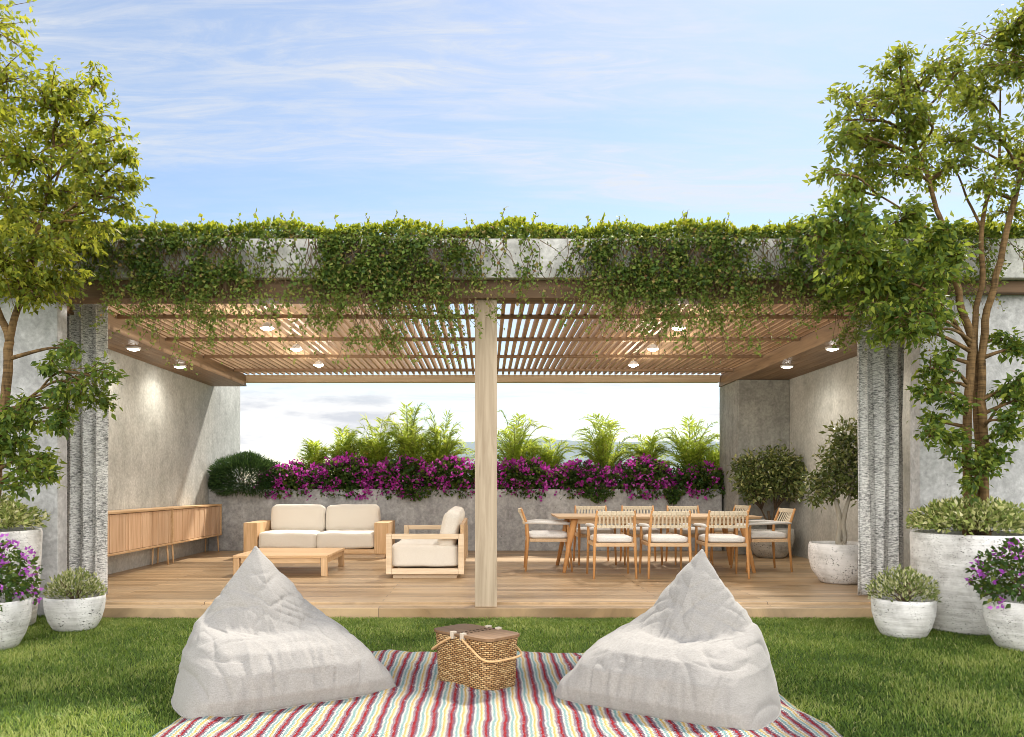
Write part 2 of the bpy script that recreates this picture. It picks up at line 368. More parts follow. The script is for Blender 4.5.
# project the direction on a high cloud layer
def wm(op,a,b):
    m=wn('ShaderNodeMath',operation=op)
    for i,v in enumerate((a,b)):
        if isinstance(v,bpy.types.NodeSocket): nt.links.new(v,m.inputs[i])
        else: m.inputs[i].default_value=v
    return m.outputs[0]
zz=wm('ADD',wm('MAXIMUM',sep.outputs[2],0.0),.12)
cmb=wn('ShaderNodeCombineXYZ'); nt.links.new(wm('DIVIDE',sep.outputs[0],zz),cmb.inputs[0]); nt.links.new(wm('DIVIDE',sep.outputs[1],zz),cmb.inputs[1])
mp=wn('ShaderNodeMapping'); nt.links.new(cmb.outputs[0],mp.inputs[0]); mp.inputs['Scale'].default_value=(.5,1.9,1); mp.inputs['Rotation'].default_value=(0,0,R(14))
cn=wn('ShaderNodeTexNoise'); nt.links.new(mp.outputs[0],cn.inputs['Vector']); cn.inputs['Scale'].default_value=1.1; cn.inputs['Detail'].default_value=9; cn.inputs['Roughness'].default_value=.62; cn.inputs['Distortion'].default_value=.5
cr=wn('ShaderNodeValToRGB'); nt.links.new(cn.outputs[0],cr.inputs[0]); cr.color_ramp.elements[0].position=.42; cr.color_ramp.elements[0].color=(.10,.10,.10,1); cr.color_ramp.elements[1].position=.66; cr.color_ramp.elements[1].color=(.85,.85,.85,1)
mp3=wn('ShaderNodeMapping'); nt.links.new(cmb.outputs[0],mp3.inputs[0]); mp3.inputs['Scale'].default_value=(2.0,9.0,1); mp3.inputs['Rotation'].default_value=(0,0,R(-12))
cn3=wn('ShaderNodeTexNoise'); nt.links.new(mp3.outputs[0],cn3.inputs['Vector']); cn3.inputs['Scale'].default_value=1.5; cn3.inputs['Detail'].default_value=8; cn3.inputs['Roughness'].default_value=.68; cn3.inputs['Distortion'].default_value=.9
st3=wn('ShaderNodeMapRange',interpolation_type='SMOOTHSTEP'); nt.links.new(cn3.outputs[0],st3.inputs['Value']); st3.inputs['From Min'].default_value=.36; st3.inputs['From Max'].default_value=.68
veil=wm('ADD',wm('MULTIPLY',cr.outputs[0],.45),wm('MULTIPLY',wm('MULTIPLY',cr.outputs[0],st3.outputs[0]),.85))
mx=wn('ShaderNodeMix',data_type='RGBA',clamp_factor=True); nt.links.new(veil,mx.inputs[0]); nt.links.new(sky.outputs[0],mx.inputs[6]); mx.inputs[7].default_value=(5.0,5.1,5.25,1)
# a bank of bright cloud added unseen behind the viewer to fill shaded fronts
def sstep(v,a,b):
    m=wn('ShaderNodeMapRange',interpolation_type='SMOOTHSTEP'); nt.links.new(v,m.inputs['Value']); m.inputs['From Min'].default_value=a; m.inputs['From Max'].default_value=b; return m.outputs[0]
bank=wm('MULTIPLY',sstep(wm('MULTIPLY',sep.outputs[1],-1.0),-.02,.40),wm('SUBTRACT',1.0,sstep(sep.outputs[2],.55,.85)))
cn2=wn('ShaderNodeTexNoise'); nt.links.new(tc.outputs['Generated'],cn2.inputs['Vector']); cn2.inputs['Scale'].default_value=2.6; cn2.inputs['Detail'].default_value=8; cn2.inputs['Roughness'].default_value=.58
fill_bank=wm('MULTIPLY',bank,sstep(cn2.outputs[0],.33,.52))
mp4=wn('ShaderNodeMapping'); nt.links.new(tc.outputs['Generated'],mp4.inputs[0]); mp4.inputs['Scale'].default_value=(5,5,26)
cn4=wn('ShaderNodeTexNoise'); nt.links.new(mp4.outputs[0],cn4.inputs['Vector']); cn4.inputs['Scale'].default_value=1.1; cn4.inputs['Detail'].default_value=8; cn4.inputs['Roughness'].default_value=.6
low=wm('MULTIPLY',wm('MULTIPLY',sstep(cn4.outputs[0],.50,.60),sstep(sep.outputs[2],.005,.03)),wm('SUBTRACT',1.0,sstep(sep.outputs[2],.09,.16)))
mx4=wn('ShaderNodeMix',data_type='RGBA'); nt.links.new(low,mx4.inputs[0]); nt.links.new(mx.outputs[2],mx4.inputs[6])
lc=wn('ShaderNodeMix',data_type='RGBA'); nt.links.new(sstep(cn4.outputs[0],.56,.70),lc.inputs[0]); lc.inputs[6].default_value=(6.0,6.0,6.05,1); lc.inputs[7].default_value=(4.4,4.55,4.9,1); nt.links.new(lc.outputs[2],mx4.inputs[7])
mx2=wn('ShaderNodeMix',data_type='RGBA'); nt.links.new(fill_bank,mx2.inputs[0]); nt.links.new(mx4.outputs[2],mx2.inputs[6]); mx2.inputs[7].default_value=(23.5,22.6,21.4,1)
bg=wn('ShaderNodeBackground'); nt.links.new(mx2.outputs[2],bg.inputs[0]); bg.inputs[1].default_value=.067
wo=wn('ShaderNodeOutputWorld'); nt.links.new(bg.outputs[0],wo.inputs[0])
sl=bpy.data.lights.new('sun','SUN'); sl.energy=2.7; sl.angle=R(4.0); sl.color=(1,.93,.82)
so=bpy.data.objects.new('sun',sl); COL.objects.link(so); so.location=(20,20,25); so.rotation_euler=SUNV.to_track_quat('Z','Y').to_euler()
cam=bpy.data.cameras.new('camera'); co=bpy.data.objects.new('camera',cam); COL.objects.link(co)
co.location=(0,0,EYE); co.rotation_euler=(R(90),0,0); cam.sensor_width=36; cam.lens=36*811/1024
cam.shift_x=26/1024; cam.shift_y=(485-368.5)/1024; cam.clip_end=20000; cam.clip_start=.05
S.camera=co
S.view_settings.view_transform='Standard'; S.view_settings.look='None'; S.view_settings.gamma=1; S.view_settings.exposure=1.34
S.render.engine='CYCLES'
S.cycles.use_denoising=True; S.cycles.filter_width=.9
S.cycles.max_bounces=8; S.cycles.transparent_max_bounces=8; S.cycles.sample_clamp_indirect=6

# ------------------------------------------------------------------ ground
def sheet(name,x0,x1,y0,y1,z,mat,kind='structure'):
    o=MB().add([(x0,y0,z),(x1,y0,z),(x1,y1,z),(x0,y1,z)],[(0,1,2,3)]).build(name,mat); tag(o,kind=kind); return o
sheet('terrain',-9000,9000,-9000,9000,-.02,M['terrain'])
sheet('lawn',-14,14,-6,17,0.0,M['lawn'])
# far hills: a long low ridge of its own distance and depth
V=[];F=[];nx,ny=120,10
for i in range(nx+1):
    for j in range(ny+1):
        x=-600+i*5600/nx; y=3000+j*160
        e=math.sin(math.pi*j/ny)
        edge=min(1,max(0,(x+560)/120))
        h=205*e*edge*(1+.10*mn.noise(Vector((x*.002,y*.002,3))))
        V.append((x,y,h-1))
for i in range(nx):
    for j in range(ny):
        a=i*(ny+1)+j; F.append((a,a+ny+1,a+ny+2,a+1))
o=MB().add(V,F).build('hills',M['hill'],smooth=True); tag(o,kind='structure')

# grass
def blades(n,x0,x1,y0,y1,h0,h1,avoid):
    P=np.column_stack([RNG.uniform(x0,x1,n),RNG.uniform(y0,y1,n),np.zeros(n)])
    k=np.ones(n,bool)
    for (a,b,c,d) in avoid: k&=~((P[:,0]>a)&(P[:,0]<b)&(P[:,1]>c)&(P[:,1]<d))
    return P[k]
DECK_Y=7.49
avoid=[(-1.54,1.64,2.0,5.66),(-3.9,3.95,7.24,20),(-14,14,7.42,20)]
P=blades(400000,-6.5,6.5,3.3,7.5,.03,.06,avoid)
P=np.vstack([P,blades(26000,-3.6,3.6,6.9,7.25,.03,.06,avoid)])
n=len(P)
patch=np.array([mn.noise(Vector((p[0]*1.7,p[1]*1.7,0)))+.5*mn.noise(Vector((p[0]*6,p[1]*6,4))) for p in P])
a=RNG.uniform(0,2*math.pi,n); lean=RNG.uniform(.1,1.3,n); h=RNG.uniform(.015,.034,n)*(1+.28*patch); w=RNG.uniform(.0034,.0068,n)
dx=np.cos(a);dy=np.sin(a)
u=np.column_stack([-dy,dx,np.zeros(n)])*w[:,None]/2
d=np.column_stack([dx*lean,dy*lean,np.ones(n)])
b0=P-u;b1=P+u;mid=P+d*(h*.55)[:,None]*np.array([.7,.7,1]);m0=mid-u*.8;m1=mid+u*.8;tip=P+np.column_stack([dx*lean*h*1.25,dy*lean*h*1.25,h*.9])
V=np.stack([b0,b1,m1,m0,tip],1).reshape(-1,3)
base=np.arange(n)*5
F=np.concatenate([np.stack([base,base+1,base+2],1),np.stack([base,base+2,base+3],1),np.stack([base+3,base+2,base+4],1)])
rv=np.clip(RNG.normal(.54,.27,n)+patch*.55,0,.93); dry=RNG.random(n)<.035; rv[dry]=RNG.uniform(.93,1,dry.sum())
g=link('grass',np_mesh('grass',V,F,3,np.repeat(rv,5)),M['grassb']); tag(g,'short mown green lawn grass around the blanket and along the deck edge','grass',kind='stuff')

# ------------------------------------------------------------------ deck
d=MB().box(-4.56,4.72,7.62,13.6,.0,.12).build('deck',M['deck']); tag(d,kind='structure')
d=MB().box(-3.9,3.95,DECK_Y,7.618,.0,.12).box(-3.9,3.95,7.27,DECK_Y-.002,-.02,.098).build('deck_edge',M['deck'],bevel=.006); tag(d,kind='structure')

# ------------------------------------------------------------------ pavilion
PV=thing('pavilion','open concrete pavilion with slatted timber ceiling and a single bleached post','pavilion',(0,7.4,0))
O=(0,7.4,0)
XL,XR=-4.56,4.72; SO=2.84
MB().box(XL-.2,XL,7.58,15.05,.0,3.04).build('side_wall',M['concrete_warm'],PV,origin=O)
MB().box(XR,XR+.2,7.58,13.9,.0,3.04).build('side_wall',M['concrete_warm'],PV,origin=O)
MB().box(3.92,XR-.002,12.6,13.62,.12,SO-.003).build('back_wall_panel',M['concrete_dark'],PV,origin=O,bevel=.006)
for (a,b) in ((XL+.003,-3.98),(3.90,XR-.003)):
    m=MB(); nb=5; wd=(b-a)/nb
    for i in range(nb): m.box(a+i*wd+.002,a+(i+1)*wd-.002,7.66,13.49 if a<0 else 13.6,SO,SO+.03)
    m.box(a+.01,b-.01,7.66,13.49 if a<0 else 13.6,SO+.032,3.03)
    m.build('soffit',M['soffit'],PV,origin=O,bevel=.003)
MB().box(-9,9,7.2,7.66,3.04,3.39).build('concrete_beam',M['beam'],PV,origin=O,bevel=.008)
MB().box(-3.9,3.95,7.27,7.5,2.875,3.037).build('front_beam',M['beamwood'],PV,origin=O,bevel=.004)
MB().box(-9,-3.92,7.29,7.39,2.93,3.037).build('timber_trim',M['beamwood'],PV,origin=O,bevel=.004)
MB().box(3.97,9,7.29,7.39,2.93,3.037).build('timber_trim',M['beamwood'],PV,origin=O,bevel=.004)
MB().box(-4.556,3.898,13.495,13.66,2.915,3.035).build('rear_beam',M['beamlight'],PV,origin=O,bevel=.004)
for y in (8.75,10.1,11.45,12.8):
    MB().box(-3.975,3.895,y-.022,y+.022,2.992,3.036).build('cross_beam',M['slatx'],PV,origin=O,bevel=.003)
m=MB(); x=-4.15
while x<4.12:
    m.box(x-.017,x+.017,7.67,13.5,3.038,3.135); x+=.0985
m.build('slat_ceiling',M['slat'],PV,origin=O)
MB().box(-.1,.1,7.31,7.51,.1,2.873).build('post',M['post'],PV,origin=O,bevel=.005)

# garden walls either side
for sgn,xa,xb,lab in ((-1,-9,-3.91,'pale rendered garden wall behind the yellow-green tree'),(1,3.96,9,'pale rendered garden wall behind the tall multi-stemmed tree')):
    g=MB().box(xa,xb,7.4,7.575,0,3.038).build('garden_wall',M['garden'],None,bevel=.006,origin=((xa+xb)/2,7.49,0)); tag(g,lab,'wall')

# planter wall
pw=thing('planter_wall','long low grey concrete planter wall at the back of the deck, holding flowers and palms','planter',(0,13.3,.12))
Op=(0,13.3,.12)
m=MB().box(-4.555,3.868,13.3,13.42,.12,1.13).box(-4.555,3.868,14.5,14.6,0,1.12); wl=m.build('wall',M['concrete_wall'],pw,origin=Op,bevel=.008)
MB().box(-4.554,3.867,13.423,14.497,.3,1.06).build('soil',M['soil'],wl,origin=Op)

# ------------------------------------------------------------------ lamps
def ceil_lamp(x,y,lab):
    t=thing('ceiling_lamp',lab,'lamp',(x,y,SO),0,'lamps under the side soffits')
    ring=MB().lathe([(.0,-.001),(.085,-.001),(.085,-.02),(.07,-.028)],24).build('lamp_ring',M['lampmetal'],t,smooth=True)
    MB().lathe([(.0,-.045),(.035,-.042),(.068,-.024),(.068,-.015)],24).build('bulb',M['glow'],ring,smooth=True)
    l=bpy.data.lights.new('spot','SPOT'); l.energy=14; l.spot_size=R(165); l.spot_blend=1.0; l.color=(1,.93,.80); l.shadow_soft_size=.05
    lo=bpy.data.objects.new('lamp_beam',l); COL.objects.link(lo); lo.parent=t; lo.location=(0,0,-.07)
for x,y,lab in ((-4.19,9.64,'lit round lamp under the left soffit, the nearer one above the concrete wall'),(-4.19,11.1,'lit round lamp under the left soffit, the farther one nearer the opening'),
                (4.12,9.64,'lit round lamp under the right soffit, the one next to the curtain'),(4.12,11.1,'lit round lamp under the right soffit, the farther one from the curtain')):
    ceil_lamp(x,y,lab)
def pend(x,y,lab):
    t=thing('pendant_lamp',lab,'lamp',(x,y,2.99),0,'pendant lamps hanging from the cross beams')
    MB().tube([(0,0,0),(0,0,-.05)],.008,8).build('stem',M['metal'],t)
    shade=MB().lathe([(.012,-.035),(.03,-.042),(.055,-.065),(.072,-.098)],24).build('lamp_shade',M['lampmetal'],t,smooth=True)
    MB().lathe([(.0,-.125),(.035,-.12),(.064,-.1),(.066,-.094)],20).build('bulb',M['glow'],shade,smooth=True)
    l=bpy.data.lights.new('point','POINT'); l.energy=9; l.color=(1,.93,.80); l.shadow_soft_size=.05
    lo=bpy.data.objects.new('lamp_glow',l); COL.objects.link(lo); lo.parent=t; lo.location=(0,0,-.19)
for i,y in enumerate((8.75,10.1,11.45)):
    w_=('nearest','middle','farthest')[i]
    pend(-2.36,y,f'lit pendant lamp above the sofa side of the pergola, {w_} of that row')
    pend(2.08,y,f'lit pendant lamp above the dining table side, {w_} of that row')

# ------------------------------------------------------------------ curtains
def curtain(x0,x1,y,lab,seed):
    n=180; nz=30; V=[];F=[]
    for j in range(nz+1):
        z=.135+j/nz*2.88
        for i in range(n+1):
            s=i/n; x=x0+(x1-x0)*s
            amp=.045+.012*math.sin(3*s+seed); ph=s*2*math.pi*3.4+.35*math.sin(z*1.3+seed)+1.5*mn.noise(Vector((s*2.4,z*.5,seed)))
            V.append((x+.02*math.sin(2*ph),y+amp*math.sin(ph)+.012*mn.noise(Vector((s*7,z*1.5,seed+5))),z))
    for j in range(nz):
        for i in range(n):
            a=j*(n+1)+i; F.append((a,a+1,a+n+2,a+n+1))
    o=MB().add(V,F).build('curtain',M['curtain'],None,smooth=True,origin=((x0+x1)/2,y,.13)); tag(o,lab,'curtain','curtains at the pavilion opening')
    md=o.modifiers.new('solid','SOLIDIFY'); md.thickness=.006
    return o
curtain(-4.1,-3.67,7.85,'mottled grey woven curtain gathered at the opening beside the long sideboards',1.0)
curtain(3.6,4.06,7.85,'mottled grey woven curtain gathered at the opening beside the white-trunked potted tree',4.0)

# ------------------------------------------------------------------ rounded boxes and cushions
def rcube(size,r=.04,puff=0.0,cuts=10,warp=0.0,seed=0):
    bm=bmesh.new(); bmesh.ops.create_cube(bm,size=2.0)
    bmesh.ops.subdivide_edges(bm,edges=bm.edges[:],cuts=cuts,use_grid_fill=True)
    h=[s/2 for s in size]
    for v in bm.verts:
        c=v.co.copy(); p=Vector((c.x*h[0],c.y*h[1],c.z*h[2]))
        # sharpen the sampling towards the edges
        inn=Vector([max(-(h[i]-r),min(h[i]-r,p[i])) for i in range(3)])
        for i in range(3):
            a=abs(c[i])
            if a<.999 and a>.6: p[i]=math.copysign(h[i]-r*(1-a)/.4*1.0 if False else p[i],c[i])
        d=p-inn
        if d.length>1e-6: p=inn+d.normalized()*r
        fx=1-c.x*c.x; fy=1-c.y*c.y; fz=1-c.z*c.z
        if puff:
            p.z+=c.z*puff*(fx*fy)**.5; p.x+=c.x*puff*.5*(fz*fy)**.5; p.y+=c.y*puff*.6*(fx*fz)**.5
        if warp:
            nn=Vector((mn.noise(p*5+Vector((seed,0,0))),mn.noise(p*5+Vector((0,seed,3))),mn.noise(p*5+Vector((7,0,seed)))))
            p+=nn*warp
        v.co=p
    return bm
def rc_obj(name,size,loc,mat,parent,rot=(0,0,0),r=.04,puff=0.0,warp=0.0,seed=0,cuts=12):
    bm=rcube(size,r,puff,cuts,warp,seed); me=bpy.data.meshes.new(name)
    bmesh.ops.transform(bm,matrix=Matrix.Translation(loc)@(Matrix.Rotation(rot[2],4,'Z')@Matrix.Rotation(rot[1],4,'Y')@Matrix.Rotation(rot[0],4,'X')),verts=bm.verts)
    bmesh.ops.recalc_face_normals(bm,faces=bm.faces)
    bm.to_mesh(me); bm.free(); me.polygons.foreach_set('use_smooth',[True]*len(me.polygons))
    return link(name,me,mat,parent)

DZ=.12
# sofa with box arms (front faces -Y locally)
sf=thing('sofa','wide two-seat sofa with chunky oak box arms and cream cushions facing the lawn','sofa',(-2.5,12.4,DZ))
for sgn in (-1,1):
    x0=sgn*1.06; x1=sgn*.86; a,b=min(x0,x1),max(x0,x1)
    MB().box(a,b,-.5,.45,.07,.525).build('armrest',M['oak'],sf,bevel=.006)
m=MB().box(-1.0,1.0,-.42,.40,0,.067).build('plinth',M['pale_x'],sf,bevel=.004)
MB().box(-.857,.857,-.48,.4,.07,.135).build('seat_frame',M['oak_x'],sf,bevel=.005)
MB().box(-.857,.857,.40,.45,.137,.5).build('back_panel',M['oak_x'],sf,bevel=.005)
for sgn in (-1,1):
    rc_obj('seat_cushion',(.85,.86,.24),(sgn*.427,-.07,.262),M['cushion'],sf,r=.045,puff=.008,warp=.012,seed=sgn)
    rc_obj('back_cushion',(.83,.2,.42),(sgn*.427,.27,.555),M['cushion'],sf,rot=(R(-12),0,0),r=.07,puff=.012,warp=.016,seed=3+sgn)
# open-frame sofa seen from the side (front faces -X locally)
s2=thing('sofa','open oak frame sofa turned sideways beside the central post, with cream seat and back cushions','sofa',(-.70,10.42,DZ))
for y in (-1.03,1.03):
    t_=.065
    m=MB().box(-.455,-.39,y-.035,y+.035,.05,.515).box(.38,.445,y-.035,y+.035,.05,.515).box(-.388,.378,y-.034,y+.034,.455,.514).box(-.388,.378,y-.034,y+.034,.051,.115)
    m.build('side_frame',M['pale_x'],s2,bevel=.004)
MB().box(-.45,-.39,-.99,.99,.055,.11).box(.40,.44,-.99,.99,.11,.62).build('seat_frame',M['oak_y'],s2,bevel=.004)
MB().box(-.38,.36,-1.0,1.0,0,.05).build('plinth',M['pale_x'],s2,bevel=.003)
for k,y in enumerate((-.5,.5)):
    rc_obj('seat_cushion',(.80,.965,.26),(-.02,y,.25),M['cushion'],s2,r=.04,puff=.006,warp=.010,seed=10+k)
    rc_obj('back_cushion',(.2,.93,.44),(.275,y,.55),M['cushion'],s2,rot=(0,R(14),0),r=.07,puff=.02,warp=.012,seed=13+k)
# coffee table
ct=thing('coffee_table','low square-edged oak coffee table in front of the box-arm sofa','coffee table',(-2.44,10.2,DZ))
m=MB()
for i in range(7): m.box(-.56,.56,-.60+i*.1715,-.60+i*.1715+.168,.215,.245)
m.build('tabletop',M['oak_x'],ct,bevel=.003)
MB().box(-.47,.47,-.585,-.56,.15,.213).box(-.47,.47,.56,.585,.15,.213).box(-.545,-.52,-.5,.5,.15,.213).box(.52,.545,-.5,.5,.15,.213).build('apron',M['oak_x'],ct,bevel=.003)
for sx in (-1,1):
    for sy in (-1,1):
        MB().box(sx*.52-.035,sx*.52+.035,sy*.56-.035,sy*.56+.035,0,.213).build('leg',M['oak'],ct,bevel=.004)
# dining table
dt=thing('dining_table','long honey teak dining table with splayed legs, ringed by chairs','dining table',(2.13,10.45,DZ))
m=MB(); 
m.add([(-1.24,-.5,.665),(1.24,-.5,.665),(1.24,.5,.665),(-1.24,.5,.665),(-1.26,-.52,.695),(1.26,-.52,.695),(1.26,.52,.695),(-1.26,.52,.695)],[(0,1,2,3),(4,5,6,7),(0,1,5,4),(1,2,6,5),(2,3,7,6),(3,0,4,7)])
m.build('tabletop',M['teak_x'],dt,bevel=.004)
MB().box(-1.0,1.0,-.38,-.35,.60,.663).box(-1.0,1.0,.35,.38,.60,.663).box(-1.02,-.99,-.345,.345,.6,.663).box(.99,1.02,-.345,.345,.6,.663).build('apron',M['teak_x'],dt,bevel=.003)
for sx in (-1,1):
    for sy in (-1,1):
        MB().tube([(sx*1.17,sy*.48,0),(sx*1.10,sy*.43,.35),(sx*1.03,sy*.38,.66)],[.022,.032,.045],10).build('leg',M['teak'],dt,smooth=True)
# dining chair: sitter faces +Y locally, back posts at y = 0
def make_chair():
    t=thing('dining_chair','','chair')
    for s in (-1,1):
        MB().tube([(s*.245,.0,0),(s*.232,.03,.40),(s*.225,.02,.58),(s*.215,-.055,.785)],[.0125,.019,.018,.013],10).build('leg',M['teak'],t,smooth=True)
        MB().tube([(s*.25,.58,0),(s*.24,.54,.40),(s*.243,.53,.585)],[.0115,.018,.015],10).build('leg',M['teak'],t,smooth=True)
    m=MB().box(-.225,.225,.01,.045,.37,.41).box(-.235,.235,.515,.55,.37,.41)
    for s in (-1,1): m.bar((s*.228,.05,.39),(s*.238,.512,.39),.03,.04)
    m.build('seat_frame',M['teak_x'],t,bevel=.004)
    rc_obj('seat_cushion',(.45,.49,.075),(0,.29,.448),M['seatpad'],t,r=.03,puff=.01,warp=.004,cuts=8)
    for s in (-1,1):
        MB().tube([(s*.222,.0,.605),(s*.25,.15,.612),(s*.262,.35,.606),(s*.25,.56,.597)],[.014,.018,.02,.018],10,sx=1.5).build('armrest',M['seatpad'],t,smooth=True)
    def back(z,yb,h,th,bow):
        m=MB(); pts=[]
        for i in range(9):
            x=-.212+.424*i/8; pts.append((x,yb-bow*(1-(x/.212)**2),z))
        for a,b in zip(pts[:-1],pts[1:]): m.bar(a,b,th,h)
        return m
    back(.755,-.045,.05,.022,.035).build('top_rail',M['strap'],t,bevel=.006)
    back(.60,.012,.035,.02,.035).build('back_rail',M['strap'],t,bevel=.006)
    m=MB()
    for i in range(9):
        x=-.18+.36*i/8; q=.035*(1-(x/.212)**2)
        m.bar((x,.012-q,.615),(x*.96-.01,-.04-q,.733),.02,.005,up=(0,1,0))
    m.build('back_straps',M['strap'],t)
    return t
ch=make_chair()
spots=[((1.485,9.32),0,'dining chair on the lawn side of the table, nearest the central post'),
 ((2.115,9.32),.0,'dining chair on the lawn side of the table, the middle one of three'),
 ((2.775,9.32),.0,'dining chair on the lawn side of the table, nearest the potted trees'),
 ((1.49,11.5),math.pi,'dining chair on the planter side of the table, half hidden, nearest the central post'),
 ((2.155,11.5),math.pi,'dining chair on the planter side of the table, half hidden, the middle one of three'),
 ((2.80,11.5),math.pi,'dining chair on the planter side of the table, half hidden, third from the post'),
 ((.50,10.38),-math.pi/2,'dining chair alone at the table end closest to the central post, seen side-on'),
 ((3.78,10.32),math.pi/2+.14,'dining chair alone at the table end closest to the potted trees, seen side-on'),
 ((3.72,11.9),math.pi*.56,'dining chair set back at the far table corner, only its top rail showing')]
for i,((x,y),rz,lab) in enumerate(spots):
    c=ch if i==0 else copy_tree(ch)
    c.location=(x,y,DZ); c.rotation_euler=(0,0,rz+(0 if i==0 else random.uniform(-.07,.07))); c['label']=lab; c['group']='dining chairs around the table'
# sideboards along the left wall (front faces +X)
def sideboard(y0,y1,lab,nl):
    t=thing('sideboard',lab,'sideboard',(-4.29,(y0+y1)/2,DZ),0,'plank-front sideboards along the left wall')
    L=(y1-y0)/2
    MB().box(-.26,.012,-L,L,.745,.772).box(-.26,.012,-L,L,.268,.292).box(-.26,.006,-L,-L+.025,.294,.743).box(-.26,.006,L-.025,L,.294,.743).box(-.26,-.235,-L+.027,L-.027,.294,.743).build('carcass',M['oak_y'],t,bevel=.003)
    y=-L+.03; nd=3; wd=(2*L-.06)/nd
    for k in range(nd):
        m=MB(); a=y+k*wd+.003; b=y+(k+1)*wd-.003; p=a
        while p<b-.02:
            q=min(p+random.uniform(.055,.13),b)
            if b-q<.03: q=b
            m.box(-.03,-.004+random.uniform(-.006,.004),p,q-.003,.297,.738); p=q
        m.build('door',M['cabinet'],t,bevel=.002)
    for yy in np.linspace(-L+.08,L-.08,nl):
        MB().tube([(-.02,yy,0),(-.035,yy,.267)],[.011,.013],10).build('leg',M['oak'],t,smooth=True)
        MB().tube([(-.235,yy,0),(-.225,yy,.267)],[.011,.013],10).build('leg',M['oak'],t,smooth=True)
sideboard(8.95,11.08,'plank-front oak sideboard on thin legs, the nearer half partly behind the curtain',2)
sideboard(11.1,13.15,'plank-front oak sideboard on thin legs, the farther half below the round dark bush',2)

# ------------------------------------------------------------------ blanket
nx,ny=70,70; V=[];F=[]
x0,x1,y0,y1=-1.56,1.68,2.2,5.72
for j in range(ny+1):
    for i in range(nx+1):
        u=i/nx; v=j/ny; x=x0+(x1-x0)*u; y=y0+(y1-y0)*v
        x+=.03*math.sin(v*5+1)*(u-.5)*2; y+=0.006*math.sin(u*7)*v
        z=.032+.012*mn.noise(Vector((x*2.2,y*2.2,0)))+.009*mn.noise(Vector((x*6,y*6,3)))+.016*max(0,1-abs(mn.noise(Vector((x*1.6,y*1.1,8))))*9)
        e=min(u,1-u,v,1-v)*30
        if e<1: z-= .018*(1-e)
        V.append((x,y,z))
for j in range(ny):
    for i in range(nx):
        a=j*(nx+1)+i; F.append((a,a+1,a+nx+2,a+nx+1))
bl=MB().add(V,F).build('blanket',M['blanket'],None,smooth=True,origin=(0,4,0)); tag(bl,'striped red, lilac, aqua and cream picnic blanket spread on the lawn','blanket')
md=bl.modifiers.new('solid','SOLIDIFY'); md.thickness=.008; md.offset=-1

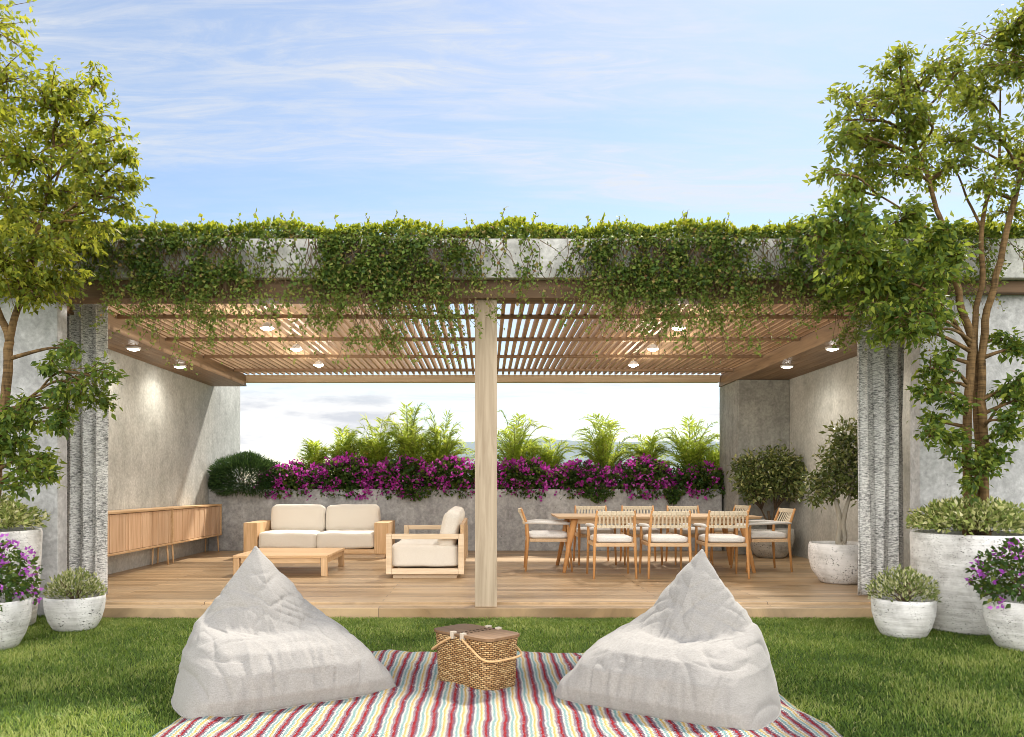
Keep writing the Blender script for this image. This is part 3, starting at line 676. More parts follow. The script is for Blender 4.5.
# ------------------------------------------------------------------ beanbags
def lerp_curve(keys,t):
    for (a,va),(b,vb) in zip(keys[:-1],keys[1:]):
        if t<=b:
            s=(t-a)/(b-a); s=s
            return tuple(x+(y-x)*s for x,y in zip(va,vb))
    return keys[-1][1]
def smooth_curve(keys,N):
    ts=np.linspace(0,1,N); arr=np.array([lerp_curve(keys,t) for t in ts])
    k=max(3,N//34)|1; ker=np.hanning(k+2)[1:-1]; ker/=ker.sum()
    pad=np.concatenate([2*arr[:1]-arr[1:k//2+1][::-1],arr,2*arr[-1:]-arr[-k//2:-1][::-1]]) 
    out=np.stack([np.convolve(pad[:,i],ker,'same') for i in range(arr.shape[1])],1)[k//2:k//2+N]
    out[0]=arr[0]; out[-1]=arr[-1]
    return out
def beanbag(lab,mid,ang,mirror,seed):
    N=170; A=300
    Fk=[(0,(.0,.0)),(.03,(-.02,.012)),(.1,(-.04,.085)),(.25,(-.01,.2)),(.38,(.07,.285)),(.47,(.19,.325)),(.53,(.295,.334)),(.565,(.345,.330)),(.60,(.38,.352)),(.7,(.455,.455)),(.85,(.585,.63)),(1,(.74,.795))]
    Bk=[(0,(.9,.0)),(.05,(.96,.02)),(.2,(1.0,.17)),(.4,(.96,.34)),(.6,(.89,.5)),(.8,(.81,.65)),(1,(.755,.795))]
    Wk=[(0,(.59,)),(.06,(.585,)),(.15,(.56,)),(.3,(.495,)),(.45,(.415,)),(.55,(.35,)),(.7,(.245,)),(.85,(.125,)),(.95,(.042,)),(1,(.006,))]
    Nk=[(0,(2.6,)),(.15,(2.5,)),(.4,(2.2,)),(.6,(1.8,)),(.75,(1.5,)),(1,(1.4,))]
    Fc,Bc,Wc,Ec=[smooth_curve(k,N) for k in (Fk,Bk,Wk,Nk)]
    V=[]
    for i in range(N):
        t=i/(N-1); f=Fc[i]; b=Bc[i]; w=Wc[i][0]; e=Ec[i][0]
        for k in range(A):
            a=2*math.pi*k/A; c,s=math.cos(a),math.sin(a)
            x=w*math.copysign(abs(c)**(2/e),c); q=.5-.5*math.copysign(abs(s)**(2/e),s); q=q**(1+1.0*max(0,1-t/.55))   # s=+1 front
            x*=1+(.03 if x<0 else -.06)*max(0,1-t/.45)
            y=f[0]+(b[0]-f[0])*q; z=f[1]+(b[1]-f[1])*q
            front=max(0,s)
            # corner tips stretched along the floor
            if t<.22: 
                kx=(1-t/.22)**1.5; x+=math.copysign(.03*kx*min(1,abs(x)/.5)**6,x)
            # folds
            p=Vector((x*1.0+seed*3.1,y,z))
            env=math.sin(math.pi*min(1,t*1.02))**.35 if t<.97 else 0
            big=mn.noise(p*3.0)*.011+mn.noise(p*6.1)*.005
            pl=1-abs(mn.noise(Vector((x*13+seed,t*2.2,seed))))*2.2
            pleat=(1-abs(math.sin(x*17+seed+2.2*mn.noise(Vector((x*4,seed,t))))))**2.5*(.35+.65*abs(mn.noise(Vector((x*5,seed*2,0))))*2)*math.exp(-((t-.09)/.10)**2)*.030*front**.5-max(0,pl)**4*max(0,1-abs(t-.16)/.22)*.022
            # creases running from the sides into the seat hollow
            side=min(1,abs(x)/max(w,.01))
            ph=(z*1.0+abs(x)*.5)*36+mn.noise(p*3.2)*5.5
            cr=(1-abs(math.sin(ph)))**2.2*math.exp(-((t-.57)/.17)**2)*(.12+.88*side)*.036*front**.5*(.35+1.3*abs(mn.noise(p*4.5+Vector((0,4,seed)))))
            ph2=(z*.9-abs(x)*.5)*30+mn.noise(p*3+Vector((9,0,0)))*4
            cr2=(1-abs(math.sin(ph2)))**3*math.exp(-((t-.76)/.11)**2)*.016*(1-.6*side)
            vs=(1-abs(mn.noise(Vector((math.atan2(x,.3)*7+seed,t*3.5,2+seed)))))**4*.020*max(0,min(1,(t-.12)*4))*(1-t)
            fine=mn.noise(p*11)*.0035+mn.noise(p*24)*.0012-(1-abs(mn.noise(Vector((x*6+z*7,z*5-x*4,seed+y*2)))))**5*.013*max(0,min(1,(t-.1)*5))
            dsp=(big+pleat-cr-cr2+vs+fine)*env
            nx_=x/max(w,.05)*.8; 
            nrm=Vector((nx_, -s*.8 if True else 0, .55 if (front>.2 and .33<t<.6) else .15)).normalized()
            if t<.03: dsp*=t/.03
            pos=Vector((x,y,max(0,z)))+nrm*dsp
            if pos.z<0: pos.z=0
            V.append((pos.x*(-1 if mirror else 1),pos.y,pos.z))
    F=[]
    for i in range(N-1):
        for k in range(A):
            k2=(k+1)%A; F.append((i*A+k,i*A+k2,(i+1)*A+k2,(i+1)*A+k))
    F.append(tuple(range(A-1,-1,-1))); F.append(tuple((N-1)*A+k for k in range(A)))
    t_=thing('beanbag',lab,'beanbag',(mid[0],mid[1],.036),ang,'heathered linen beanbags on the blanket')
    t_.scale=(.95,.97,1.0) if not mirror else (.98,1,1)
    o=MB().add(V,F).build('cover',M['linen'],t_,smooth=True)
    # seam piping along the floor edge
    m=MB(); pts=[Vector(V[3*A+k]) for k in range(0,A,3)]
    m.tube(pts+[pts[0]],.005,6).build('seam',M['linen'],t_,smooth=True)
    return t_
beanbag('grey linen beanbag with pointed back standing at the left of the wicker basket',(-.975,4.27),math.atan2(.60,.90),True,1.0)
beanbag('grey linen beanbag with pointed back standing at the right of the wicker basket',(.795,4.08),math.atan2(-.66,.85),False,6.0)

# ------------------------------------------------------------------ basket
def basket():
    fx,fy=-.296-.006,4.84-4.53
    ang=math.atan2(4.53-4.84,.006+.296)
    L=.435;Dp=.25
    cx=.006+(-.302)/2+.174/2; cy=4.53+.31/2+.17/2
    t=thing('picnic_basket','woven wicker picnic basket with walnut double lid on the striped blanket','basket',(cx,cy,.036),ang); t.scale=(1.05,1.05,1.05)
    n=96
    def loop(sc,z,e=7.0):
        pts=[]
        for k in range(n):
            a=2*math.pi*k/n; c,s=math.cos(a),math.sin(a)
            pts.append((L/2*sc*math.copysign(abs(c)**(2/e),c),Dp/2*sc*math.copysign(abs(s)**(2/e),s),z))
        return pts
    V=[];F=[];levels=[(.95,0),(.985,.01),(1.0,.06),(1.015,.16),(1.04,.255),(1.05,.262),(1.05,.272),(1.02,.274)]
    for sc,z in levels: V+=loop(sc,z)
    for i in range(len(levels)-1):
        for k in range(n): k2=(k+1)%n; F.append((i*n+k,i*n+k2,(i+1)*n+k2,(i+1)*n+k))
    F.append(tuple(range(n-1,-1,-1)))
    o=MB().add(V,F).build('basket_body',M['wicker'],t,smooth=True)
    me=o.data; uv=me.uv_layers.new(name='UVMap'); per=2*(L+Dp)
    # running length around the body
    cum=[0]; lp=loop(1,0)
    for k in range(n): cum.append(cum[-1]+(Vector(lp[(k+1)%n])-Vector(lp[k])).length)
    for p in me.polygons:
        ks=[me.loops[i].vertex_index for i in p.loop_indices]
        kk=[v%n for v in ks]; wrap=(max(kk)-min(kk)>n/2)
        for li,v in zip(p.loop_indices,ks):
            k=v%n; uu=cum[k] if not (wrap and k==0) else cum[n]
            uv.data[li].uv=(uu,me.vertices[v].co.z)
    # two-flap lid
    def lidpart(x0,x1):
        m=MB(); poly=[]
        for k in range(64):
            a=2*math.pi*k/64; c,s=math.cos(a),math.sin(a); e=6.5
            x=(L/2*1.09)*math.copysign(abs(c)**(2/e),c); y=(Dp/2*1.12)*math.copysign(abs(s)**(2/e),s)
            poly.append((max(x0,min(x1,x)),y))
        q=[]
        for p in poly:
            if not q or (abs(p[0]-q[-1][0])+abs(p[1]-q[-1][1]))>1e-5: q.append(p)
        k=len(q); vs=[(x,y,.276) for x,y in q]+[(x,y,.291) for x,y in q]
        m.add(vs,[tuple(range(k-1,-1,-1)),tuple(range(k,2*k))]+[(i,(i+1)%k,k+(i+1)%k,k+i) for i in range(k)])
        return m
    lidpart(-1,-.022).build('lid_flap',M['lid'],t,bevel=.004); lidpart(.022,1).build('lid_flap',M['lid'],t,bevel=.004)
    lb=lidpart(-.0195,.0195).build('lid_bridge',M['lid'],t,bevel=.003)
    m=MB()
    for s in (-1,1):
        for k in range(9): m.box(s*.0207-.004,s*.0207+.004,-.12+k*.029,-.12+k*.029+.012,.2915,.2935)
    m.build('lid_lacing',M['soil'],lb)
    for s in (-1,1):
        MB().box(s*.04-.012,s*.04+.012,-Dp/2*1.12-.012,-Dp/2*1.12+.02,.262,.302).build('handle_loop',M['clasp'],t,bevel=.003)
        MB().box(s*.04-.012,s*.04+.012,Dp/2*1.12-.02,Dp/2*1.12+.012,.262,.302).build('handle_loop',M['clasp'],t,bevel=.003)
        # folded-down swing handle
        pts=[]
        for y in (-1,):
            pts+=[(s*.045,-Dp/2*1.13-.008,.27),(s*.13,-Dp/2*1.13-.012,.225),(s*.20,-Dp/2*1.12-.008,.185),(s*(L/2+.018),-Dp/2*.85,.172),(s*(L/2+.032),0,.172),(s*(L/2+.018),Dp/2*.85,.172),(s*.20,Dp/2*1.12+.008,.185),(s*.13,Dp/2*1.13+.012,.225),(s*.045,Dp/2*1.13+.008,.27)]
        P=[]
        for i in range(len(pts)-1):
            p0=Vector(pts[max(i-1,0)]);p1=Vector(pts[i]);p2=Vector(pts[i+1]);p3=Vector(pts[min(i+2,len(pts)-1)])
            for q in range(5):
                u=q/5; P.append(.5*((2*p1)+(p2-p0)*u+(2*p0-5*p1+4*p2-p3)*u*u+(3*p1-p0-3*p2+p3)*u**3))
        P.append(Vector(pts[-1]))
        MB().tube(P,.0065,8).build('handle',M['rope'],t,smooth=True)
basket()

# ------------------------------------------------------------------ pots and plants
def pot(name,lab,x,y,z,r,h,mat,prof='bowl',group=None):
    t=thing(name,lab,'planter pot',(x,y,z),random.uniform(0,6),group)
    if prof=='bowl': pr=[(0,0),(r*.62,0),(r*.70,.012),(r*.86,h*.28),(r*.97,h*.6),(r,h*.9),(r*.995,h),(r*.93,h),(r*.92,h*.88),(r*.9,h*.8)]
    elif prof=='cyl': pr=[(0,0),(r*.86,0),(r*.9,.02),(r*.95,h*.3),(r*.99,h*.7),(r,h*.97),(r*.985,h),(r*.9,h),(r*.895,h*.9),(r*.88,h*.85)]
    else: pr=[(0,0),(r*.55,0),(r*.66,.02),(r*.9,h*.33),(r*.99,h*.62),(r,h*.8),(r*.97,h),(r*.90,h),(r*.9,h*.85),(r*.88,h*.8)]
    sh=MB().lathe(pr,64,wob=.015).build('shell',mat,t,smooth=True)
    zz_=pr[-1][1]
    MB().lathe([(0,zz_+.015),(r*.5,zz_+.01),(r*.89,zz_)],40).build('soil',M['soil'],sh,smooth=True)
    return t
def dome_pts(n,rx,ry,rz,shell=.45,cut=-.25):
    out=[];N=0
    P=rdir(n*3); P=P[P[:,2]>cut][:n]
    rad=1-shell*RNG.random(len(P))**1.6
    lump=np.array([1+.22*mn.noise(Vector(p)*2.3+Vector((rx*9,ry*7,rz))) for p in P])
    return P*(rad*lump)[:,None]*np.array([rx,ry,rz]),P
def bush(name,lab,cat,x,y,z,rx,ry,rz,n,mat,L,W,group=None,stems=14,cut=-.2,up=.6,droop=.15,flowers=None,leafname='foliage',jitter=.8,extra_up=0.0,shell=.55,stemmat=None):
    t=thing(name,lab,cat,(x,y,z),0,group)
    P,Nn=dome_pts(n,rx,ry,rz,shell,cut); P=P+np.array([0,0,rz*.25])
    leaf_obj(leafname,P,mat,t,L,W,out=Nn*.8+np.array([0,0,extra_up]),droop=droop,up=up,jitter=jitter)
    m=MB()
    for k in range(stems):
        q=P[random.randrange(len(P))]
        m.tube([(q[0]*.1,q[1]*.1,-.02),(q[0]*.45,q[1]*.45,max(.02,q[2]*.5)),(q[0]*.95,q[1]*.95,q[2])],[.008,.006,.003],5)
    m.build('stems',stemmat or M['bark_thin'],t,smooth=True)
    if flowers:
        fm,nc,per,fl,sp,fname=flowers
        C,CN=dome_pts(nc,rx*1.04,ry*1.04,rz*1.04,.12,cut); C=C+np.array([0,0,rz*.25])
        C=np.repeat(C,per,0)+RNG.normal(size=(len(C)*per,3))*sp; CN=np.repeat(CN,per,0)
        leaf_obj(fname,C,fm,t,fl,fl*.8,out=CN*.9,droop=0,up=.3,jitter=.9)
    return t
# right-hand group
pot('planter_pot','large pitted whitewashed cylinder planter holding the multi-stemmed tree',4.1,6.82,0,.475,.80,M['pot_big'],'cyl')
pot('planter_pot','small whitewashed bowl pot in front of the big cylinder planter',3.32,6.45,0,.235,.30,M['pot'],'bowl')
pot('planter_pot','whitewashed bowl pot with violet flowers at the right edge, beside the big cylinder planter',3.98,5.95,0,.29,.36,M['pot'],'bowl')
bush('dwarf_shrub','pale dwarf shrub in the small bowl pot below the right curtain','shrub',3.32,6.45,.28,.255,.24,.19,1500,M['dwarf'],.035,.014,extra_up=.7,jitter=.6,droop=0)
bush('flowering_shrub','violet flowering shrub spilling from the bowl pot at the right edge','flowering shrub',3.98,5.95,.40,.36,.33,.30,1700,M['boug_leaf'],.045,.028,flowers=(M['petal'],75,7,.032,.018,'blossoms'),cut=-.45)
bush('variegated_shrub','cream-edged variegated shrub around the tree stems in the big right cylinder planter','shrub',4.1,6.82,.80,.50,.46,.21,3600,M['varieg'],.05,.024,extra_up=.5,cut=-.15)
# left-hand group
pot('planter_pot','large rust-specked whitewashed planter at the left edge, holding the yellow-green tree',-4.30,6.82,0,.50,.82,M['pot_big'],'cyl')
pot('planter_pot','small whitewashed bowl pot beside the left curtain and the deck end',-3.42,6.75,0,.235,.28,M['pot'],'bowl')
pot('planter_pot','whitewashed bowl pot with violet flowers at the left edge of the lawn',-3.66,5.95,0,.29,.36,M['pot'],'bowl')
bush('dwarf_shrub','pale variegated dwarf shrub in the small bowl pot beside the left curtain','shrub',-3.42,6.75,.26,.22,.21,.17,1300,M['dwarf'],.035,.014,extra_up=.7,jitter=.6,droop=0)
bush('flowering_shrub','violet flowering shrub spilling from the bowl pot at the left edge','flowering shrub',-3.70,5.95,.40,.36,.33,.32,1700,M['boug_leaf'],.045,.028,flowers=(M['petal'],75,7,.032,.018,'blossoms'),cut=-.45)
bush('variegated_shrub','cream-edged variegated shrub below the yellow-green tree in the big left planter','shrub',-4.30,6.82,.82,.50,.44,.22,3400,M['varieg'],.05,.024,extra_up=.5,cut=-.15)

# ficus trees on the deck
def potted_tree(lab,px_lab,x,y,r,h,potmat,trunk,crown,nleaf,bark,L=.07):
    pot('planter_pot',px_lab,x,y,DZ,r,h,potmat,'round')
    nleaf*=2
    t=thing('potted_tree',lab,'tree',(x,y,DZ+h*.82),0,'potted trees on the deck')
    m=MB(); tops=[]
    for pts,rad in trunk:
        m.tube(pts,rad,9); tops.append(Vector(pts[-1]))
    cs=[]
    C=np.array([c[:3] for c in crown])
    for c in crown:
        b=min(tops,key=lambda q:(q-Vector(c[:3])).length)
        for k in range(3):
            e=Vector(c[:3])+Vector((random.uniform(-.5,.5),random.uniform(-.5,.5),random.uniform(-.2,.6)))*c[3]
            mid=(b+e)/2+Vector((random.uniform(-.05,.05),random.uniform(-.05,.05),.03)); m.tube([b,mid,e],[.010,.007,.003],5)
    m.build('trunk',bark,t,smooth=True)
    P=[];NN=[]; tot=sum(c[3]**2 for c in crown)
    for c in crown:
        k=int(nleaf*c[3]**2/tot); d_=rdir(k); rr=c[3]*(1-.7*RNG.random(k)**1.5)*(1+.3*RNG.normal(size=k)*.5)
        P.append(np.array(c[:3])+d_*rr[:,None]*np.array([1,.9,.85])); NN.append(d_)
    P=np.vstack(P);NN=np.vstack(NN)
    leaf_obj('crown',P,M['ficus'],t,L,L*.42,out=NN*.6,droop=.15,up=.7,jitter=.8)
Zr=lambda py,Y,h: wz(py,Y)-DZ-h
tr=[([(0,0,-.03),(-.03,.0,.12),(.0,.02,.25),(-.02,0,.40),(-.06,0,.56)],[.05,.032,.03,.028,.02]),
    ([(.02,.01,0),(.045,.0,.15),(.01,-.03,.28),(.05,0,.44),(.10,.0,.60)],[.035,.026,.026,.024,.018])]
for k in range(9):
    a=k*.7+.2; tr.append(([(0,0,.09),(.05*math.cos(a),.05*math.sin(a),.045),(.13*math.cos(a),.13*math.sin(a),.0),(.17*math.cos(a),.17*math.sin(a),-.03)],[.022,.018,.012,.006]))
potted_tree('potted tree with bare twisted white double trunk next to the right curtain','pitted white round bowl holding the white-trunked tree next to the right curtain',
    3.93,8.98,.34,.44,M['pot'],tr,
    [(-.28,0,.62,.16),(-.1,0,.74,.22),(.1,.05,.85,.24),(-.05,0,1.02,.22),(.12,0,1.12,.22),(.05,0,1.30,.18),(.25,.0,.72,.22),(.3,.05,1.0,.22),(-.32,.05,.78,.12)],1500,M['bark_white'])
tr2=[([(.0,0,-.02),(-.01,0,.15),(-.03,.02,.34)],[.03,.024,.018]),([(.02,.02,-.02),(.03,.0,.16),(.06,0,.36)],[.02,.016,.012]),([(-.02,0,-.02),(-.05,.02,.18),(-.14,0,.36)],[.018,.014,.01])]
potted_tree('small bushy olive-green potted tree in the back corner behind the dining table','grey pitted round bowl in the back corner behind the dining chairs',
    4.25,12.1,.33,.43,M['pot_grey'],tr2,
    [(-.36,0,.80,.22),(-.1,0,.74,.26),(.2,0,.80,.26),(.44,0,.86,.2),(-.2,0,1.02,.26),(.1,.0,1.08,.27),(.36,0,1.0,.2),(-.42,.05,.98,.18),(-.25,0,.60,.18),(.3,0,.62,.14)],2100,M['bark_thin'],.075)

# round dark bush in planter
t=bush('round_bush','round dark green needle-leaved bush overhanging the left end of the planter wall','bush',wx(246,13.45),13.45,1.22,.58,.40,.36,13000,M['pine'],.085,.013,extra_up=.15,cut=-.75,shell=.4,jitter=.45,droop=0)
# bougainvilleas
bx=[(292,12),(345,18),(400,17),(452,17),(520,15),(578,14),(640,17),(695,11)]
bl_=['just right of the round dark bush','behind the left back cushion of the box-arm sofa','behind the right arm of the box-arm sofa','just left of the central post','just right of the central post','behind the first two chairs of the dining table','behind the middle of the dining table','at the right end of the planter wall']
for i,((px,top),lb) in enumerate(zip(bx,bl_)):
    x=wx(px,13.55); rz_=.34+.012*(top-12)
    bush('bougainvillea','magenta bougainvillea '+lb,'flowering shrub',x,13.55,1.10,.56,.32,rz_,3000,M['boug_leaf'],.07,.045,'bougainvilleas along the planter wall',
         flowers=(M['boug'],150 if i not in (7,) else 60,9,.052,.03,'blossoms'),cut=-.5,shell=.8)
# trailing pieces belong to low bushes hanging over the edge
for px,wd,dp,lb in ((415,.35,.22,'behind the sideways sofa'),(598,.30,.26,'above the middle dining chairs'),(672,.16,.28,'above the last dining chair')):
    t=thing('trailing_plant','dark green trailing plant hanging over the planter wall '+lb,'plant',(wx(px,13.28),13.36,1.13),0,'plants trailing over the planter wall')
    n=420; u=RNG.normal(size=n)*wd*.5; dep=RNG.random(n)**1.3*dp*np.exp(-(u/wd)**2)
    P=np.column_stack([u,-.10-.05*RNG.random(n)+.08*(dep<.03),.05-dep])
    leaf_obj('foliage',P,M['boug_leaf'],t,.055,.036,out=np.tile([0,-.6,0],(n,1)),droop=.5)
    m=MB()
    for k in range(8):
        x=random.gauss(0,wd*.4); z=-dp*math.exp(-(x/wd)**2)*random.uniform(.5,1)
        m.tube([(0,.03,-.03),(x*.8,.0,.02),(x*.9,-.09,.03),(x,-.11,z*.5),(x*1.02,-.10,z)],.004,5)
    m.build('stems',M['vine'],t,smooth=True)
# palms
def palm(px,top,spread,lab,nf,seed,Y=13.95):
    rs=np.random.default_rng(seed); x=wx(px,Y); zb=1.07
    H=wz(top,Y)-zb; sp=spread*Y/811
    t=thing('palm',lab,'palm',(x,Y,zb),0,'young palms in the planter')
    P=[];D=[];N=[];m=MB();Ls=[]
    for k in range(nf):
        a=rs.uniform(0,2*math.pi); f=rs.uniform(.2,1)**.8; hh=H*(1.06-.55*f**2)*rs.uniform(.55,1.05); r_=sp*1.45*f*rs.uniform(.8,1.2)
        d=np.array([math.cos(a),math.sin(a)*.5,0])
        pts=[]
        for q in range(13):
            u=q/12; pts.append(np.array([0,0,0])+d*r_*(u**1.5)+np.array([0,0,hh*math.sin(u*math.pi*.5*(1+.28*f))]))
        m.tube([tuple(p) for p in pts],[.010*(1-.8*q/12) for q in range(13)],5)
        for q in range(3,13):
            for w in (0,.33,.66):
                if q==12 and w>0: break
                p=pts[q]+(pts[min(q+1,12)]-pts[q])*w; tg=unit((pts[min(q+1,12)]-pts[q-1])[None])[0]
                side=np.cross(tg,[0,0,1]); side=side/max(np.linalg.norm(side),1e-6)
                for s in (-1,1):
                    P.append(p); D.append(tg*.75+side*s*.85+np.array([0,0,-.15])+rs.normal(size=3)*.22); N.append(np.cross(side,tg)+rs.normal(size=3)*.25)
                    Ls.append((.17 if q<10 else .11)*rs.uniform(.7,1.2)*min(1,.5+H/1.8))
    m.build('stems',M['palm_stem'],t,smooth=True)
    P=np.array(P);D=np.array(D);N=np.array(N);Ls=np.array(Ls)
    link('fronds',leaf_mesh('fronds',P,D,N,Ls,Ls*.115,rs.random(len(P))),M['palm'],t)
pl=[(316,440,20,'small yellowish palm nearest the round dark bush'),(343,430,24,'yellow-green palm behind the left back cushion of the sofa'),(378,413,30,'tall bushy palm in the left bay, first of the big ones'),
    (408,407,34,'tallest bushy palm of the left bay'),(442,410,28,'tall palm of the left bay closest to the central post'),(515,411,38,'wide loose palm just right of the central post'),
    (552,434,24,'lower palm between the two wide palms of the right bay'),(605,414,38,'wide loose palm above the middle of the dining table'),(648,432,24,'small upright palm between the wide palms near the right end'),
    (690,414,36,'tall feathery palm near the right end of the planter'),(716,448,22,'short palm at the right end of the planter against the grey panel')]
for i,(px,top,sp,lab) in enumerate(pl): palm(px,top,sp,lab,48 if sp>26 else 34,100+i)

for px,top,w,lab in ((362,440,.30,'yellow-green leafy shrub rising behind the flowers at the left bay, left of the tallest palm'),(425,432,.42,'broad yellow-green leafy shrub between the two tall palms of the left bay'),(530,440,.32,'leafy green shrub behind the flowers just right of the central post'),(712,452,.26,'loose leafy shrub at the right end of the planter')):
    h=(wz(top,13.9)-1.4)
    bush('leafy_shrub',lab,'shrub',wx(px,13.9),13.9,1.35,w,.3,h*.8,int(1500*w/.3),M['palm'],.075,.028,'leafy shrubs among the palms',cut=-.6,extra_up=.35,shell=.8,stemmat=M['palm_stem'])
# ------------------------------------------------------------------ ivy
def ivy_hedge(x0,x1,lab):
    c=(x0+x1)/2
    t=thing('ivy_hedge',lab,'ivy',(c,7.35,3.39),0)
    n=int((x1-x0)*2500)
    X=RNG.uniform(x0-c,x1-c,n); 
    ht=np.array([.13+.10*mn.noise(Vector(((x+c)*1.9,0,0)))+.06*mn.noise(Vector(((x+c)*6,2,0))) for x in X])
    u=RNG.random(n); 
    Yv=RNG.uniform(-.17,.26,n); Z=.0+ht*u**.7*(1-.4*(Yv/.28)**2)
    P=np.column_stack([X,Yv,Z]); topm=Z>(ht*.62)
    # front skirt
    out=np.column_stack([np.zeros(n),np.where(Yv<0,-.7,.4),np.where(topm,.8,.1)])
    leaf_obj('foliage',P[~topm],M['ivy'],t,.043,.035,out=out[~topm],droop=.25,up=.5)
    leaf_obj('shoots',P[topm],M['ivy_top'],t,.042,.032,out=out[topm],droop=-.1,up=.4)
    m=MB()
    for k in range(int((x1-x0)*9)):
        x=random.uniform(x0-c,x1-c); m.tube([(x,-.15,.0),(x+random.uniform(-.1,.1),-.1,.06),(x+random.uniform(-.2,.2),random.uniform(-.1,.1),.12)],[.006,.005,.003],5)
    # long shoots poking up
    pp=[];oo=[]
    for k in range(int((x1-x0)*6)):
        x=random.uniform(x0-c,x1-c); h_=.10+.10*mn.noise(Vector(((x+c)*1.9,0,0))); L=random.uniform(.05,.17); dx_=random.uniform(-.06,.06)
        m.tube([(x,-.05,h_*.6),(x+dx_*.5,-.05,h_+L*.6),(x+dx_,-.06,h_+L)],[.004,.003,.002],4)
        for q in range(9):
            f=q/8; pp.append((x+dx_*f,-.05,h_*.6+(h_*.4+L)*f)); oo.append((random.uniform(-.8,.8),random.uniform(-.8,.3),.5))
    leaf_obj('tip_leaves',np.array(pp),M['ivy_top'],t,.042,.03,out=np.array(oo),droop=0,up=.3)
    m.build('stems',M['vine'],t,smooth=True)
ivy_hedge(-4.9,.05,'bushy ivy growing along the top of the concrete beam above the sofa side')
ivy_hedge(-.05,5.2,'bushy ivy growing along the top of the concrete beam above the dining side')
def ivy_fall(lab,spec,nst,seed,thin=1.0,top=240.0):
    """spec: list of (px, weight, reach_px_dense, reach_px_fringe)"""
    rs=random.Random(seed); Y=7.16
    pxs=[s[0] for s in spec]; cx=wx(sum(pxs)/len(pxs),Y)
    t=thing('climbing_ivy',lab,'ivy',(cx,Y,3.36),0)
    m=MB(); P=[];O=[];tip=[]
    for k in range(nst):
        # pick a segment
        seg=rs.choices(range(len(spec)-1),[ (spec[i][1]+spec[i+1][1])/2*(spec[i+1][0]-spec[i][0]) for i in range(len(spec)-1)])[0]
        u=rs.random(); a=spec[seg]; b=spec[seg+1]; px=a[0]+(b[0]-a[0])*u+rs.gauss(0,9)
        dense=a[2]+(b[2]-a[2])*u; fr=a[3]+(b[3]-a[3])*u
        end=(dense-240)*rs.uniform(.15,1.12)+240 if rs.random()<.50 else dense+(fr-dense)*rs.random()**1.3
        x=wx(px,Y)-cx; zt=-(top-240)*Y/811*rs.uniform(.75,1.1); L=max(.1,(end-top)*Y/811); 
        drift=rs.gauss(0,.30); st=int(L/.035)+2; pts=[]; y0=rs.uniform(-.03,-.015); ph=rs.uniform(0,6); out=rs.uniform(.01,.07)
        for q in range(st+1):
            f=q/st; pts.append((x+drift*f*L*1.2+.028*math.sin(ph+f*L*13)+.012*math.sin(ph*2+f*L*31), y0-out*math.sin(min(1,f*1.4)*math.pi*.5)+.02*math.cos(ph+f*L*9), zt-f*L))
        m.tube(pts,[.0036*(1-.6*q/st) for q in range(st+1)],4,cap=False)
        for q in range(st+1):
            z=zt-q/st*L
            py=240-z*811/Y
            dn=(1.95 if py<dense-6 else 2.3)*max(.12,.85+1.9*mn.noise(Vector((pts[q][0]*4.2+cx*4.2,py*.045,seed))))
            cnt=int(dn*thin)+(1 if rs.random()<(dn*thin)%1 else 0)
            for _ in range(cnt):
                p=pts[q]; P.append((p[0]+rs.gauss(0,.016),p[1]-abs(rs.gauss(0,.022)),p[2]+rs.gauss(0,.012))); O.append((rs.gauss(0,.5),-.75,-.1)); tip.append(py>dense-8 or rs.random()<.16)
    P=np.array(P);O=np.array(O);tip=np.array(tip)
    leaf_obj('foliage',P[~tip],M['ivy'],t,.037,.030,out=O[~tip],droop=.35,up=.35,jitter=.6)
    if tip.any(): leaf_obj('hanging_tips',P[tip],M['ivy_tip'],t,.034,.024,out=O[tip]*.6,droop=.5,up=.2,jitter=.8)
    m.build('stems',M['vine'],t,smooth=True)
ivy_fall('thick ivy curtain falling over the beam beside the yellow-green tree',[(60,.5,275,285),(110,1,290,320),(150,1.25,300,345),(190,1.2,312,372),(225,1.0,310,375),(245,.5,300,350),(270,.1,285,330)],215,1)
ivy_fall('ivy thinly laced over the bare pale beam above the sofa',[(235,.7,262,300),(262,.6,262,296),(290,.7,285,320),(315,1,290,330)],20,2,.8)
ivy_fall('thick ivy curtain falling over the beam just left of the post',[(318,.9,290,330),(338,1.2,305,352),(370,1.3,318,372),(405,1.3,315,372),(435,1.1,300,350),(462,.6,285,330),(478,.3,270,300)],275,3)
ivy_fall('sparse ivy strands hanging over the beam just right of the central post',[(462,.5,290,315),(490,.6,285,315),(520,.6,280,318),(560,.7,285,325),(600,.8,290,330)],30,4,.8)
ivy_fall('thick ivy curtain falling over the beam above the dining table',[(590,.8,285,335),(620,1.2,305,352),(660,1.3,315,362),(695,1.3,312,366),(722,1.1,300,355),(742,.5,280,320)],240,5)
ivy_fall('ivy hanging from the beam end behind the multi-stemmed tree crown',[(752,.2,270,300),(775,.8,280,310),(800,1.2,300,335),(840,1.3,318,352),(880,1.3,325,356),(920,1.1,322,350),(950,.7,300,330),(1000,.5,275,290)],235,6)
ivy_fall('straggly ivy fringe trailing from the lower beam edge across the sofa side',[(120,1,300,322),(230,1,300,330),(300,.8,296,322),(470,.6,292,312)],150,7,.8,270.0)
ivy_fall('straggly ivy fringe trailing from the lower beam edge across the dining side',[(500,.5,292,316),(600,.9,296,326),(700,1,298,330),(800,1,298,326)],130,8,.8,270.0)

